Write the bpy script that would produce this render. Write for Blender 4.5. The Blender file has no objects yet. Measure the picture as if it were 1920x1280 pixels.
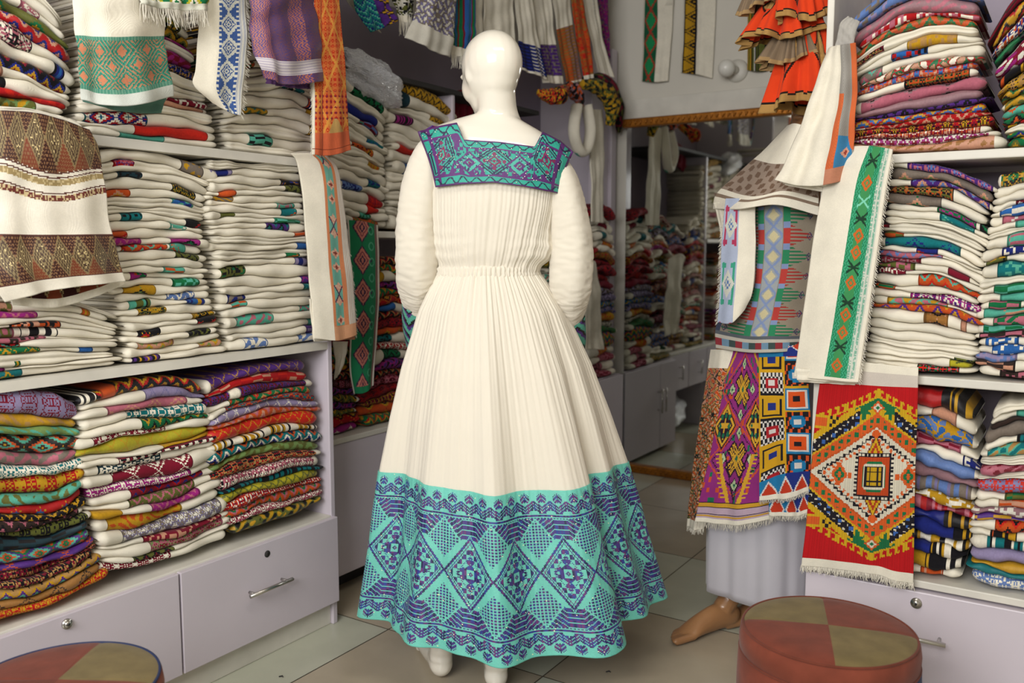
import bpy, bmesh, math, random
import numpy as np
from mathutils import Vector, Matrix, noise

# ------------------------------------------------------------------ camera, world, lights
sc = bpy.context.scene
FPX, PITCH, YAW, CAMH = 1650.0, math.radians(6.05), math.radians(32.8), 1.24
cam_d = bpy.data.cameras.new('camera')
cam = bpy.data.objects.new('camera', cam_d); sc.collection.objects.link(cam)
cam.location = (0, 0, CAMH)
cam.rotation_euler = (math.pi/2 - PITCH, 0, YAW)
cam_d.sensor_width = 36; cam_d.lens = FPX/1920*36; cam_d.clip_start = .05
cam_d.dof.use_dof = True; cam_d.dof.focus_distance = 2.35; cam_d.dof.aperture_fstop = 3.2
sc.camera = cam
sc.view_settings.view_transform = 'Standard'; sc.view_settings.look = 'None'
sc.view_settings.gamma = 1; sc.view_settings.use_curve_mapping = False
sc.view_settings.exposure = 0.0

world = bpy.data.worlds.new('world'); sc.world = world; world.use_nodes = True
world.node_tree.nodes['Background'].inputs[0].default_value = (.93, .96, 1, 1)
world.node_tree.nodes['Background'].inputs[1].default_value = .31

def area(name, loc, target, sx, sy, power, col):
    l = bpy.data.lights.new(name, 'AREA'); l.shape = 'RECTANGLE'; l.size = sx; l.size_y = sy
    l.energy = power; l.color = col
    o = bpy.data.objects.new(name, l); sc.collection.objects.link(o); o.location = loc
    o.rotation_euler = (Vector(target)-Vector(loc)).to_track_quat('-Z', 'Y').to_euler()
    return o
area('shopfront_daylight', (-.55, -1.5, 2.15), (-1.1, 2.3, 1.0), 2.0, 1.3, 112, (1, .99, .972))
area('ceiling_area_light', (-.6, 1.1, 2.68), (-.8, 1.4, 0), 1.2, .25, 10, (1, .95, .86))  # weak warm area lamp just below the ceiling, pointing down

# ------------------------------------------------------------------ helpers
FW = Vector((-math.sin(YAW), math.cos(YAW), 0)); RT = Vector((math.cos(YAW), math.sin(YAW), 0))
def ray(px, py):
    r = (px-960)/FPX; u = -(py-640)/FPX
    f = math.cos(PITCH)+u*math.sin(PITCH); z = -math.sin(PITCH)+u*math.cos(PITCH)
    return FW*f + RT*r + Vector((0, 0, z))
C0 = Vector((0, 0, CAMH))
def on_x(px, py, X): d = ray(px, py); return C0 + d*(X/d.x)
def on_y(px, py, Y): d = ray(px, py); return C0 + d*(Y/d.y)
def on_d(px, py, D): d = ray(px, py); return C0 + d*(D/d.dot(FW))

def lin(c):
    c = np.asarray(c, float); return np.where(c <= .04045, c/12.92, ((c+.055)/1.055)**2.4)
def hx(s): return lin([int(s[i:i+2], 16)/255 for i in (0, 2, 4)])
PAL = {k: hx(v)*(1 if k in 'wW' else .74) for k, v in dict(
    w='ebe4d3', r='c4161c', o='dd5a22', y='d9a521', g='0f7a48', t='0f7f86', a='62c4ac', b='2f6fc0', n='1f2c86',
    p='5b2f8e', l='a79ac4', m='b0288a', k='15131a', c='8c1230', s='cf7488', e='8d8075', v='6f7433', f='e0a385',
    G='86a860', B='6f8fd0', Y='c8bd2c', R='e02a1c', L='8d86b8', O='c99a5a', T='1d3f4c', K='3a2a25', W='dcd8cc', S='a98088',
    x='b07a3c', X='5a2a20').items()}
CN = dict(w='white', r='red', o='orange', y='gold', g='green', t='teal', a='aqua', b='blue', n='navy', p='purple', l='lilac',
          m='magenta', k='black', c='crimson', s='pink', e='taupe', v='olive', f='peach', G='green', B='blue', Y='yellow',
          R='red', L='mauve', O='tan', T='teal', K='brown', W='grey', S='rose', x='copper', X='brown')
KN = dict(d='diamond', z='zigzag', t='woven', s='striped', h='lined', f='floral', k='speckled', g='lattice', p='plain', b='brocade')

def C(ch): return PAL[ch]
def hsh(i, j, s=0):
    v = np.sin(i*12.9898+j*78.233+s*37.719)*43758.5453; return v-np.floor(v)
def pat(spec, S, T, seed=0, c=.0033):
    """dye colour of woven cells; S, T metres along and across the cloth"""
    cols, _, kind = spec.partition('.'); kind = kind or 'p'
    cc = np.array([PAL[x] for x in cols]); n = len(cc)
    i = np.floor(S/c).astype(int); j = np.floor(T/c).astype(int)
    rs = np.random.RandomState(seed*7+len(spec)*13+1)
    if kind == 'p': k = np.zeros_like(i)
    elif kind == 'd':
        P = rs.randint(9, 14)*2; Q = rs.randint(5, 8)*2
        D = np.abs((i % P)-P/2)/(P/2)+np.abs(((j+Q//2) % Q)-Q/2)/(Q/2)
        k = (np.floor(D*4).astype(int)) % n if n > 2 else (np.floor(D*3.4).astype(int)) % 2
        k = np.where(D > 1.0, (k+1) % n if n > 3 else 0, k)
    elif kind == 'z':
        P = rs.randint(5, 9)*2
        k = ((j + np.abs((i % P)-P//2))//2) % (n+1); k = np.where(k == n, 0, k)
    elif kind == 't':
        H = rs.randint(6, 10); V = rs.randint(4, 7)
        M = rs.choice(n, size=(H+1, V+1), p=np.array([1.6]+[1.0]*(n-1))/(n+.6))
        for q in range(H+1):
            for w in range(V+1):
                if abs((q-H*.5)/H)+abs((w-V*.5)/V) < .35: M[q, w] = (M[q, w]+1) % n
        a = np.abs((i % (2*H))-H); b = np.abs((j % (2*V))-V); k = M[a, b]
    elif kind == 's':
        seq = rs.choice(n, size=17, p=np.array([1.5]+[1.0]*(n-1))/(n+.5)); k = seq[(i//2) % 17]
    elif kind == 'h': k = np.where((j+((i//11) % 2)*2) % 5 < 3, 0, 1+(i//23) % max(1, n-1))
    elif kind == 'f':
        ph = rs.rand(4)*6
        v = np.sin(S*190+ph[0]+2*np.sin(T*150))+np.sin(T*260+ph[1]+2*np.sin(S*120+ph[2]))
        k = np.clip(np.floor((v+1.5)/3*n), 0, n-1).astype(int)
    elif kind == 'k': k = np.floor(hsh(i//2, j//2, seed)**1.6*n).astype(int)
    elif kind == 'b':
        v = np.sin(S*140+3*np.sin(T*120+seed))*np.sin(T*170+2*np.sin(S*90)); k = np.where(v > .25, 1 % n, 0)
    elif kind == 'g':
        k = np.where(((i+j) % 12 < 1) | ((i-j) % 12 < 1), 1 % n, 0); k = np.where((i % 12 == 6) & (j % 12 < 2), n-1, k)
    k = np.clip(k, 0, n-1)
    out = cc[k]
    return out*(1+.14*(hsh(i, j, 3)-.5))[:, None]

def new_mat(name, base=(.8, .8, .8), rough=.6, metal=0., attr=False, bump=None, sheen=0, spec=None, noise_c=None, coat=0):
    m = bpy.data.materials.new(name); m.use_nodes = True; nt = m.node_tree; N = nt.nodes; Lk = nt.links
    b = N['Principled BSDF']
    b.inputs['Base Color'].default_value = (*base, 1); b.inputs['Roughness'].default_value = rough
    b.inputs['Metallic'].default_value = metal
    if sheen: b.inputs['Sheen Weight'].default_value = sheen; b.inputs['Sheen Roughness'].default_value = .5
    if spec is not None: b.inputs['Specular IOR Level'].default_value = spec
    if coat: b.inputs['Coat Weight'].default_value = coat; b.inputs['Coat Roughness'].default_value = .05
    src = None
    if attr:
        a = N.new('ShaderNodeAttribute'); a.attribute_name = 'dye'; src = a.outputs['Color']
    if noise_c:   # (scale, amount) slight dye unevenness
        tc = N.new('ShaderNodeTexCoord'); nz = N.new('ShaderNodeTexNoise'); nz.inputs['Scale'].default_value = noise_c[0]
        nz.inputs['Detail'].default_value = 4; Lk.new(tc.outputs['Object'], nz.inputs['Vector'])
        mr = N.new('ShaderNodeMapRange'); mr.inputs[1].default_value = .3; mr.inputs[2].default_value = .7
        mr.inputs[3].default_value = 1-noise_c[1]; mr.inputs[4].default_value = 1+noise_c[1]*.4
        Lk.new(nz.outputs['Fac'], mr.inputs[0])
        mx = N.new('ShaderNodeVectorMath'); mx.operation = 'SCALE'
        if src: Lk.new(src, mx.inputs[0])
        else: mx.inputs[0].default_value = base
        Lk.new(mr.outputs[0], mx.inputs['Scale']); src = mx.outputs[0]
    if src: Lk.new(src, b.inputs['Base Color'])
    if bump:  # ('weave'|'noise', scale, strength, distance)
        tc = N.new('ShaderNodeTexCoord')
        bp = N.new('ShaderNodeBump'); bp.inputs['Strength'].default_value = bump[2]; bp.inputs['Distance'].default_value = bump[3]
        if bump[0] == 'weave':
            hs = []
            for ax in ('X', 'Z'):
                wv = N.new('ShaderNodeTexWave'); wv.bands_direction = ax; wv.inputs['Scale'].default_value = bump[1]
                wv.inputs['Distortion'].default_value = 1.0
                Lk.new(tc.outputs['Object'], wv.inputs['Vector']); hs.append(wv.outputs['Fac'])
            mm = N.new('ShaderNodeMath'); mm.operation = 'ADD'; Lk.new(hs[0], mm.inputs[0]); Lk.new(hs[1], mm.inputs[1])
            nz = N.new('ShaderNodeTexNoise'); nz.inputs['Scale'].default_value = 45; Lk.new(tc.outputs['Object'], nz.inputs['Vector'])
            m3 = N.new('ShaderNodeMath'); m3.operation = 'MULTIPLY_ADD'; m3.inputs[1].default_value = 2.2
            Lk.new(nz.outputs['Fac'], m3.inputs[0]); Lk.new(mm.outputs[0], m3.inputs[2]); Lk.new(m3.outputs[0], bp.inputs['Height'])
        else:
            nz = N.new('ShaderNodeTexNoise'); nz.inputs['Scale'].default_value = bump[1]; nz.inputs['Detail'].default_value = 5
            Lk.new(tc.outputs['Object'], nz.inputs['Vector']); Lk.new(nz.outputs['Fac'], bp.inputs['Height'])
        Lk.new(bp.outputs[0], b.inputs['Normal'])
    return m
M_CLOTH = new_mat('woven_cotton', rough=.85, attr=True, bump=('weave', 260, .35, .0012), sheen=.04, spec=.22, noise_c=(14, .10))
M_SATIN = new_mat('satin_weave', rough=.42, attr=True, bump=('weave', 300, .25, .001), sheen=.02, spec=.5, noise_c=(18, .10))
M_GAUZE = new_mat('cream_gauze', tuple(hx('f5eddd')), rough=.9, bump=('weave', 330, .5, .0012), sheen=.2, spec=.2)
M_THREAD = new_mat('fringe_thread', tuple(hx('dcd6c8')), rough=.9, noise_c=(60, .2))
M_LAMINATE = new_mat('lilac_laminate', tuple(hx('cbc2cc')), rough=.38, noise_c=(3, .05), bump=('noise', 30, .05, .001))
M_EDGE = new_mat('shelf_edge_white', tuple(hx('d6d2c8')), rough=.5, noise_c=(9, .12), bump=('noise', 60, .1, .001))
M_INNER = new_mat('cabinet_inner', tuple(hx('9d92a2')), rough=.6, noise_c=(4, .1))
M_WHITEWALL = new_mat('painted_wall', tuple(hx('d5d0c5')), rough=.7, noise_c=(2, .06), bump=('noise', 40, .08, .001))
M_CHROME = new_mat('brushed_steel', (.55, .53, .5), rough=.28, metal=1, bump=('noise', 120, .05, .001))
M_DARK = new_mat('dark_gap', (.03, .028, .028), rough=.8, noise_c=(8, .2))
M_WHITEPLASTIC = new_mat('glossy_white_mannequin', tuple(hx('e9e3d6')), rough=.15, noise_c=(2, .02), coat=.6, bump=('noise', 5, .03, .002))
M_SKIN = new_mat('tan_mannequin', tuple(hx('a67850')), rough=.32, noise_c=(9, .12), coat=.25)
M_GOLD = new_mat('carved_gold_frame', tuple(hx('a8681c')), rough=.42, metal=.55, noise_c=(40, .35), bump=('noise', 70, .6, .004))
M_VELVET = new_mat('velvet', rough=.85, attr=True, sheen=.10, spec=.2, bump=('noise', 60, .3, .002), noise_c=(22, .22))
M_PIPING = new_mat('navy_piping', tuple(hx('1c2b52')), rough=.7, noise_c=(40, .1))
M_SEQUIN = new_mat('sequin_bead', (.8, .78, .72), rough=.15, metal=.9, noise_c=(50, .1))
M_MIRROR = new_mat('mirror_silver', (.74, .76, .73), rough=.03, metal=1.)
M_ORGANZA = new_mat('lilac_organza', tuple(hx('b9b6be')), rough=.42, sheen=.3, noise_c=(6, .06), bump=('noise', 20, .1, .003))
M_BULB = new_mat('frosted_bulb', (.8, .78, .72), rough=.25, noise_c=(8, .02))
M_CAST = new_mat('matt_brass', tuple(hx('8a6a30')), rough=.4, metal=.8, noise_c=(30, .2))
pm = bpy.data.materials.new('clear_plastic_bag'); pm.use_nodes = True
_b = pm.node_tree.nodes['Principled BSDF']; _b.inputs['Base Color'].default_value = (.78, .8, .88, 1)
_b.inputs['Roughness'].default_value = .07; _b.inputs['Transmission Weight'].default_value = .35; _b.inputs['Specular IOR Level'].default_value = .9
_n = pm.node_tree.nodes.new('ShaderNodeTexNoise'); _n.inputs['Scale'].default_value = 16; _n.inputs['Distortion'].default_value = 2
_bp = pm.node_tree.nodes.new('ShaderNodeBump'); _bp.inputs['Strength'].default_value = .8; _bp.inputs['Distance'].default_value = .02
pm.node_tree.links.new(_n.outputs['Fac'], _bp.inputs['Height']); pm.node_tree.links.new(_bp.outputs[0], _b.inputs['Normal'])
M_BAG = pm

def link(o, parent=None):
    sc.collection.objects.link(o)
    if parent: o.parent = parent
    return o
def tag(o, label=None, cat=None, group=None, kind=None):
    if label: o['label'] = label
    if cat: o['category'] = cat
    if group: o['group'] = group
    if kind: o['kind'] = kind
    return o
def empty(name, loc=(0, 0, 0), label=None, cat=None, group=None):
    # parts are modelled in world coordinates; the empty sits at the base of the thing
    o = bpy.data.objects.new(name, None); o.empty_display_size = .05; o.location = loc
    link(o); return tag(o, label, cat, group)
def mesh_obj(name, verts, faces, mat, parent=None, dye=None, smooth=True, mats=None, midx=None):
    me = bpy.data.meshes.new(name)
    v = np.asarray(verts, dtype=np.float32)
    if parent is not None and parent.type == 'EMPTY':
        v = v - np.array(parent.location, dtype=np.float32)
    elif parent is not None and parent.parent is not None and parent.parent.type == 'EMPTY':
        v = v - np.array(parent.parent.location, dtype=np.float32)
    me.from_pydata(v.tolist() if len(v) < 10 else list(map(tuple, v)), [], faces)
    for m in (mats or [mat]): me.materials.append(m)
    n = len(me.polygons)
    if smooth: me.polygons.foreach_set('use_smooth', [True]*n)
    if midx is not None: me.polygons.foreach_set('material_index', list(midx))
    if dye is not None:
        at = me.attributes.new('dye', 'FLOAT_COLOR', 'FACE')
        d = np.ones((n, 4), np.float32); d[:, :3] = np.asarray(dye)[:n]; at.data.foreach_set('color', d.ravel())
    me.update()
    return link(bpy.data.objects.new(name, me), parent)
def quads(nu, nv, wrap_u=False):
    """vertex grid index (u*nv+v)"""
    u = np.arange(nu if wrap_u else nu-1); v = np.arange(nv-1)
    U, V = np.meshgrid(u, v, indexing='ij'); U2 = (U+1) % nu
    f = np.stack([U*nv+V, U2*nv+V, U2*nv+V+1, U*nv+V+1], -1).reshape(-1, 4)
    return f
def boxes(name, bl, mat, parent=None, bevel=.003, kind=None):
    """bl: list of (x0,x1,y0,y1,z0,z1)"""
    bm = bmesh.new()
    off = Vector(parent.location) if parent is not None else Vector((0, 0, 0))
    for (x0, x1, y0, y1, z0, z1) in bl:
        r = bmesh.ops.create_cube(bm, size=1)
        bmesh.ops.scale(bm, vec=(x1-x0, y1-y0, z1-z0), verts=r['verts'])
        bmesh.ops.translate(bm, vec=Vector(((x0+x1)/2, (y0+y1)/2, (z0+z1)/2))-off, verts=r['verts'])
    me = bpy.data.meshes.new(name); bm.to_mesh(me); bm.free(); me.materials.append(mat)
    o = link(bpy.data.objects.new(name, me), parent)
    if bevel:
        b = o.modifiers.new('bevel', 'BEVEL'); b.width = bevel; b.segments = 2; b.limit_method = 'ANGLE'
    if kind: o['kind'] = kind
    return o
def tube_mesh(path, radii, n=16, twist=None, caps=True):
    """loft of rings perpendicular to the path; radii: list of (ra, rb)"""
    P = [Vector(p) for p in path]; vs = []; k = len(P)
    up = Vector((0, 1, .01)).normalized() if abs((P[-1]-P[0]).normalized().z) > .7 else Vector((0, 0, 1))
    if twist is not None: up = Vector(twist)
    for i, p in enumerate(P):
        t = (P[min(i+1, k-1)]-P[max(i-1, 0)]).normalized()
        a = t.cross(up).normalized(); b = a.cross(t).normalized()
        ra, rb = radii[i] if isinstance(radii[i], (tuple, list)) else (radii[i], radii[i])
        for q in range(n):
            an = 2*math.pi*q/n; vs.append(p+a*math.cos(an)*ra+b*math.sin(an)*rb)
    fs = []
    for i in range(k-1):
        for q in range(n):
            fs.append((i*n+q, i*n+(q+1) % n, (i+1)*n+(q+1) % n, (i+1)*n+q))
    if caps: fs.append(tuple(range(n))[::-1]); fs.append(tuple((k-1)*n+q for q in range(n)))
    return vs, fs
def resample(path, radii, n):
    """Catmull-Rom through the points"""
    P = [np.array(p, float) for p in path]; Rr = [np.array(r if isinstance(r, (tuple, list)) else (r, r), float) for r in radii]
    A = [np.concatenate([p, r]) for p, r in zip(P, Rr)]; k = len(A); out = []
    for s in np.linspace(0, k-1, n):
        i = min(int(s), k-2); t = s-i
        p0, p1, p2, p3 = A[max(i-1, 0)], A[i], A[i+1], A[min(i+2, k-1)]
        out.append(.5*((2*p1)+(p2-p0)*t+(2*p0-5*p1+4*p2-p3)*t*t+(3*p1-p0-3*p2+p3)*t**3))
    return [tuple(o[:3]) for o in out], [tuple(np.maximum(o[3:], .001)) for o in out]
def join_parts(parts):
    V = []; F = []
    for v, f in parts:
        o = len(V); V += [tuple(x) for x in v]; F += [tuple(i+o for i in q) for q in f]
    return V, F
def cr_curve(pts, p):
    """smooth interpolation of control points at params p (0..1), numpy"""
    pts = np.array(pts, float); k = len(pts); s = np.clip(np.asarray(p), -.2, 1.2)*(k-1)
    i = np.clip(np.floor(s).astype(int), 0, k-2); t = (s-i)[:, None]
    g = lambda q: pts[np.clip(q, 0, k-1)]
    p0, p1, p2, p3 = g(i-1), g(i), g(i+1), g(i+2)
    p0 = np.where((i-1 < 0)[:, None], 2*p1-p2, p0); p3 = np.where((i+2 > k-1)[:, None], 2*p2-p1, p3)
    return .5*((2*p1)+(p2-p0)*t+(2*p0-5*p1+4*p2-p3)*t*t+(3*p1-p0-3*p2+p3)*t**3)

# ------------------------------------------------------------------ setting
RX0, RX1, RY0, RY1, RZ = -2.66, 1.7, -1.6, 4.47, 2.75
# floor: glazed tiles, each with its own tone
xs = np.arange(-2.425-.5875, 2.6, .5875); ys = np.arange(-1.99, 5.1, .585)
tv, tf, td = [], [], []
brown = hx('b3a792'); green = hx('bfc0ae'); rs = np.random.RandomState(4)
G = .0022
for ix, x in enumerate(xs[:-1]):
    for iy, y in enumerate(ys[:-1]):
        X0, X1, Y0, Y1 = max(x, RX0-.1), min(xs[ix+1], RX1+.1), y, ys[iy+1]
        if X1 <= X0: continue
        b = len(tv)
        cxm, cym = (X0+X1)/2, (Y0+Y1)/2
        isb = (ix+iy) % 2 == 0
        if -1.84 < cxm < -1.25 and cym > 3.2 or -1.84 < cxm < -1.25 and 1.5 < cym < 2.1: isb = True
        elif -1.84 < cxm < -1.25: isb = False
        tv += [(X0+G, Y0+G, 0), (X1-G, Y0+G, 0), (X1-G, Y1-G, 0), (X0+G, Y1-G, 0)]; tf.append((b, b+1, b+2, b+3))
        td.append((brown if isb else green)*(1+.06*(rs.rand()-.5)))
b = len(tv); tv += [(RX0-.1, RY0-.4, -.0025), (RX1+.1, RY0-.4, -.0025), (RX1+.1, RY1+.1, -.0025), (RX0-.1, RY1+.1, -.0025)]
tf.append((b, b+1, b+2, b+3)); td.append(hx('6a6255'))
M_TILE = new_mat('glazed_floor_tile', rough=.22, attr=True, noise_c=(5, .1), bump=('noise', 14, .03, .002), spec=.5)
mesh_obj('floor', tv, tf, M_TILE, dye=td, smooth=False)['kind'] = 'structure'
boxes('wall_left', [(RX0-.1, RX0, RY0, RY1+.1, 0, RZ)], M_WHITEWALL, bevel=0, kind='structure')
boxes('wall_back', [(RX0, RX1, RY1, RY1+.1, 0, RZ)], M_WHITEWALL, bevel=0, kind='structure')
boxes('wall_right', [(RX1, RX1+.1, RY0, RY1+.1, 0, RZ)], M_WHITEWALL, bevel=0, kind='structure')
boxes('ceiling', [(RX0-.1, RX1+.1, RY0, RY1+.1, RZ, RZ+.1)], M_WHITEWALL, bevel=0, kind='structure')
boxes('trim_1', [(-2.145, -.62, 4.43, RY1, 1.935, 2.035)], M_EDGE, bevel=.003, kind='structure')

# --- left cabinet, near unit
XA = -2.016
c1 = empty('shelving_cabinet', (-2.3, 1.3, 0), 'near left pale lilac cabinet with drawers below, full of folded cloths', 'cabinet')
Y0A, Y1A = -.35, 2.056
boxes('side_panel', [(-2.62, XA, Y1A-.02, Y1A, 0, 2.3)], M_LAMINATE, c1)
boxes('side_panel', [(-2.62, XA, Y0A, Y0A+.02, 0, 2.3)], M_LAMINATE, c1)
boxes('back_panel', [(-2.64, -2.62, Y0A, Y1A, 0, 2.3)], M_INNER, c1)
boxes('plinth', [(-2.6, XA-.012, Y0A+.02, Y1A-.02, 0, .075)], M_EDGE, c1)
def sag_board(name, x0, x1, y0, y1, ztop, th, sag, parent, mat):
    n = 24; V = []; F = []
    for i in range(n+1):
        t = i/n; y = y0+(y1-y0)*t; s = -sag*math.sin(math.pi*t)
        V += [(x0, y, ztop-th+s), (x1, y, ztop-th+s), (x1, y, ztop+s), (x0, y, ztop+s)]
    for i in range(n):
        a = i*4
        for q in range(4): F.append((a+q, a+(q+1) % 4, a+4+(q+1) % 4, a+4+q))
    F += [(3, 2, 1, 0), (n*4, n*4+1, n*4+2, n*4+3)]
    return mesh_obj(name, V, F, mat, parent, smooth=False)
boxes('shelf', [(-2.62, XA, Y0A+.02, Y1A-.02, .352, .372)], M_EDGE, c1)
sag_board('shelf', -2.62, XA, Y0A+.02, Y1A-.02, .942, .024, .0, c1, M_EDGE)
sag_board('shelf', -2.62, XA, Y0A+.02, Y1A-.02, 1.512, .024, .0, c1, M_EDGE)
boxes('shelf', [(-2.62, XA, Y0A+.02, Y1A-.02, 2.28, 2.3)], M_EDGE, c1)
def bar_handle(parent, p, q, out, r=.006):
    """tubular bar between p and q with two posts towards the panel"""
    p, q, out = Vector(p), Vector(q), Vector(out); d = (q-p)
    parts = [tube_mesh([p-d*.16, q+d*.16], [r, r], 12, twist=(0, .3, 1)), ]
    for s in (p, q): parts.append(tube_mesh([s, s-out], [r*.7, r*.7], 10, twist=(0, .3, 1)))
    V, F = join_parts(parts); return mesh_obj('handle', V, F, M_CHROME, parent)
def lock(parent, p, axis):
    p = Vector(p); a = Vector(axis); V, F = join_parts([
        tube_mesh([p-a*.004, p+a*.004], [.0125, .0125], 20, twist=(0, .3, 1)), tube_mesh([p, p+a*.009], [.0085, .0078], 20, twist=(0, .3, 1))])
    mesh_obj('lock', V, F, M_CHROME, parent)
    V, F = tube_mesh([p, p+a*.0098], [.0035, .0035], 12, twist=(0, .3, 1)); return mesh_obj('keyhole', V, F, M_DARK, parent)
def drawer(y0, y1, parent):
    return boxes('drawer', [(XA-.38, XA+.016, y0, y1, .08, .366)], M_LAMINATE, parent, bevel=.0025)
d1 = drawer(1.449, 2.05, c1)
p, q = on_x(480, 1114, XA+.045), on_x(540, 1088, XA+.045)
bar_handle(d1, (p.x, p.y, .235), (q.x, q.y, .235), (.03, 0, 0))
h = on_x(501, 1038, XA+.016)
V, F = tube_mesh([(h.x-.01, h.y, h.z), (h.x+.0012, h.y, h.z)], [.0105, .0105], 20, twist=(0, .3, 1))
mesh_obj('lock_hole', V, F, M_DARK, d1)
d2 = drawer(.845, 1.443, c1)
h = on_x(125, 1169, XA+.018); lock(d2, h, (1, 0, 0)); bar_handle(d2, (XA+.045, 1.12, .235), (XA+.045, 1.19, .235), (.03, 0, 0))
d3 = drawer(.24, .839, c1); bar_handle(d3, (XA+.045, .5, .235), (XA+.045, .57, .235), (.03, 0, 0))
# --- left cabinet, far unit
XB = -2.19
c2 = empty('shelving_cabinet', (-2.4, 3.2, 0), 'far left lilac cabinet beyond the near one, running up to the mirror', 'cabinet')
boxes('front_panel', [(XB-.02, XB+.03, 2.062, 2.95, .075, .555)], M_LAMINATE, c2)
for a, b_ in ((2.96, 3.29), (3.30, 3.63)):
    dd = boxes('drawer', [(XB-.30, XB+.03, a, b_, .32, .553)], M_LAMINATE, c2)
    bar_handle(dd, (XB+.058, (a+b_)/2, .40), (XB+.058, (a+b_)/2, .47), (.03, 0, 0), .005)
boxes('plinth', [(-2.6, XB-.05, 2.06, 2.95, 0, .075)], M_DARK, c2, bevel=0)
boxes('base_top', [(-2.62, XB+.035, 2.06, 3.63, .555, .575)], M_EDGE, c2)
boxes('shelf', [(-2.62, XB+.01, 2.06, 2.95, 1.278, 1.302)], M_EDGE, c2)
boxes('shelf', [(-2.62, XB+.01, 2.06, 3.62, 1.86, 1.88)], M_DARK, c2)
boxes('back_panel', [(-2.64, -2.62, 2.06, 4.42, 0, 2.3)], M_INNER, c2)
boxes('side_panel', [(-2.62, XB, 2.95, 2.968, 0, 1.88)], M_LAMINATE, c2)
boxes('side_panel', [(-2.62, XB+.02, 4.36, 4.42, 0, 2.3)], M_LAMINATE, c2)
boxes('side_panel', [(XB-.02, XB, 4.17, 4.36, .56, 2.3)], M_LAMINATE, c2)
XD = -2.1
boxes('base_box', [(-2.62, XD-.02, 3.65, 4.4, .02, .55)], M_LAMINATE, c2)
for (a, b_, hy) in ((3.655, 3.9, 3.88), (3.905, 4.4, 3.94)):
    dd = boxes('door', [(XD-.018, XD, a, b_, .03, .545)], M_LAMINATE, c2)
    bar_handle(dd, (XD+.03, hy, .27), (XD+.03, hy, .38), (.03, 0, 0), .005)

# --- right cabinet
YC = 2.4
c3 = empty('shelving_cabinet', (.2, 2.7, 0), 'right white-edged cabinet with folded cloths behind the patchwork stool', 'cabinet')
X0C, X1C = -.585, 1.2
boxes('side_panel', [(X0C, X0C+.018, YC, YC+.45, .0, 2.3)], M_EDGE, c3)
boxes('side_panel', [(X1C-.018, X1C, YC, YC+.45, .0, 2.3)], M_EDGE, c3)
boxes('back_panel', [(X0C+.018, X1C-.018, YC+.44, YC+.45, .0, 2.3)], M_INNER, c3)
boxes('shelf', [(X0C+.018, X1C-.018, YC, YC+.44, 1.452, 1.474)], M_EDGE, c3)
boxes('shelf', [(X0C+.018, X1C-.018, YC, YC+.44, .898, .920)], M_EDGE, c3)
boxes('shelf', [(X0C+.018, X1C-.018, YC, YC+.44, .372, .392)], M_EDGE, c3)
boxes('shelf', [(X0C+.018, X1C-.018, YC, YC+.44, 2.28, 2.3)], M_EDGE, c3)
boxes('plinth', [(X0C+.018, X1C-.018, YC+.02, YC+.44, 0, .06)], M_LAMINATE, c3)
dr = boxes('drawer', [(X0C+.0, .05, YC-.012, YC+.38, .065, .366)], M_LAMINATE, c3)
h = on_y(1718, 1130, YC-.014); V, F = join_parts([tube_mesh([h+Vector((0, .004, 0)), h-Vector((0, .004, 0))], [.0135]*2, 20), tube_mesh([h, h-Vector((0, .009, 0))], [.009]*2, 20)])
mesh_obj('lock', V, F, M_CHROME, dr)
V, F = tube_mesh([h, h-Vector((0, .0098, 0))], [.0035]*2, 12); mesh_obj('keyhole', V, F, M_DARK, dr)
p = on_y(1758, 1207, YC-.05); bar_handle(dr, (-.36, YC-.05, p.z), (p.x, YC-.05, p.z), (0, -.035, 0))
dr = boxes('drawer', [(.055, X1C-.02, YC-.012, YC+.38, .065, .366)], M_LAMINATE, c3)
bar_handle(dr, (.55, YC-.05, .235), (.7, YC-.05, .235), (0, -.035, 0))

# --- mirror
mi = empty('wall_mirror', (-1.4, 4.42, 0), 'tall mirror in carved gold frame behind the draped mannequin', 'mirror')
MX0, MX1, MZ0, MZ1 = -2.125, -.72, .0, 1.93
boxes('mirror_glass', [(MX0+.02, MX1-.02, 4.412, 4.418, MZ0+.03, MZ1-.02)], M_MIRROR, mi, bevel=0)
fr = boxes('frame', [(MX0, MX1, 4.385, 4.43, MZ1-.045, MZ1), (MX0, MX1, 4.385, 4.43, MZ0, MZ0+.045),
                     (MX1-.045, MX1, 4.385, 4.43, MZ0+.045, MZ1-.045)], M_GOLD, mi, bevel=.008)
parts = []
for z in (MZ1-.024, MZ0+.024):
    for i in range(46):
        x = MX0+.02+i*.03
        if x < MX1-.02: parts.append(tube_mesh([(x, 4.388, z-.011), (x+.004, 4.379, z), (x+.014, 4.388, z+.009)], [.003, .0055, .002], 6, twist=(0, 1, 0)))
V, F = join_parts(parts); mesh_obj('carving', V, F, M_GOLD, fr)

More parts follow.
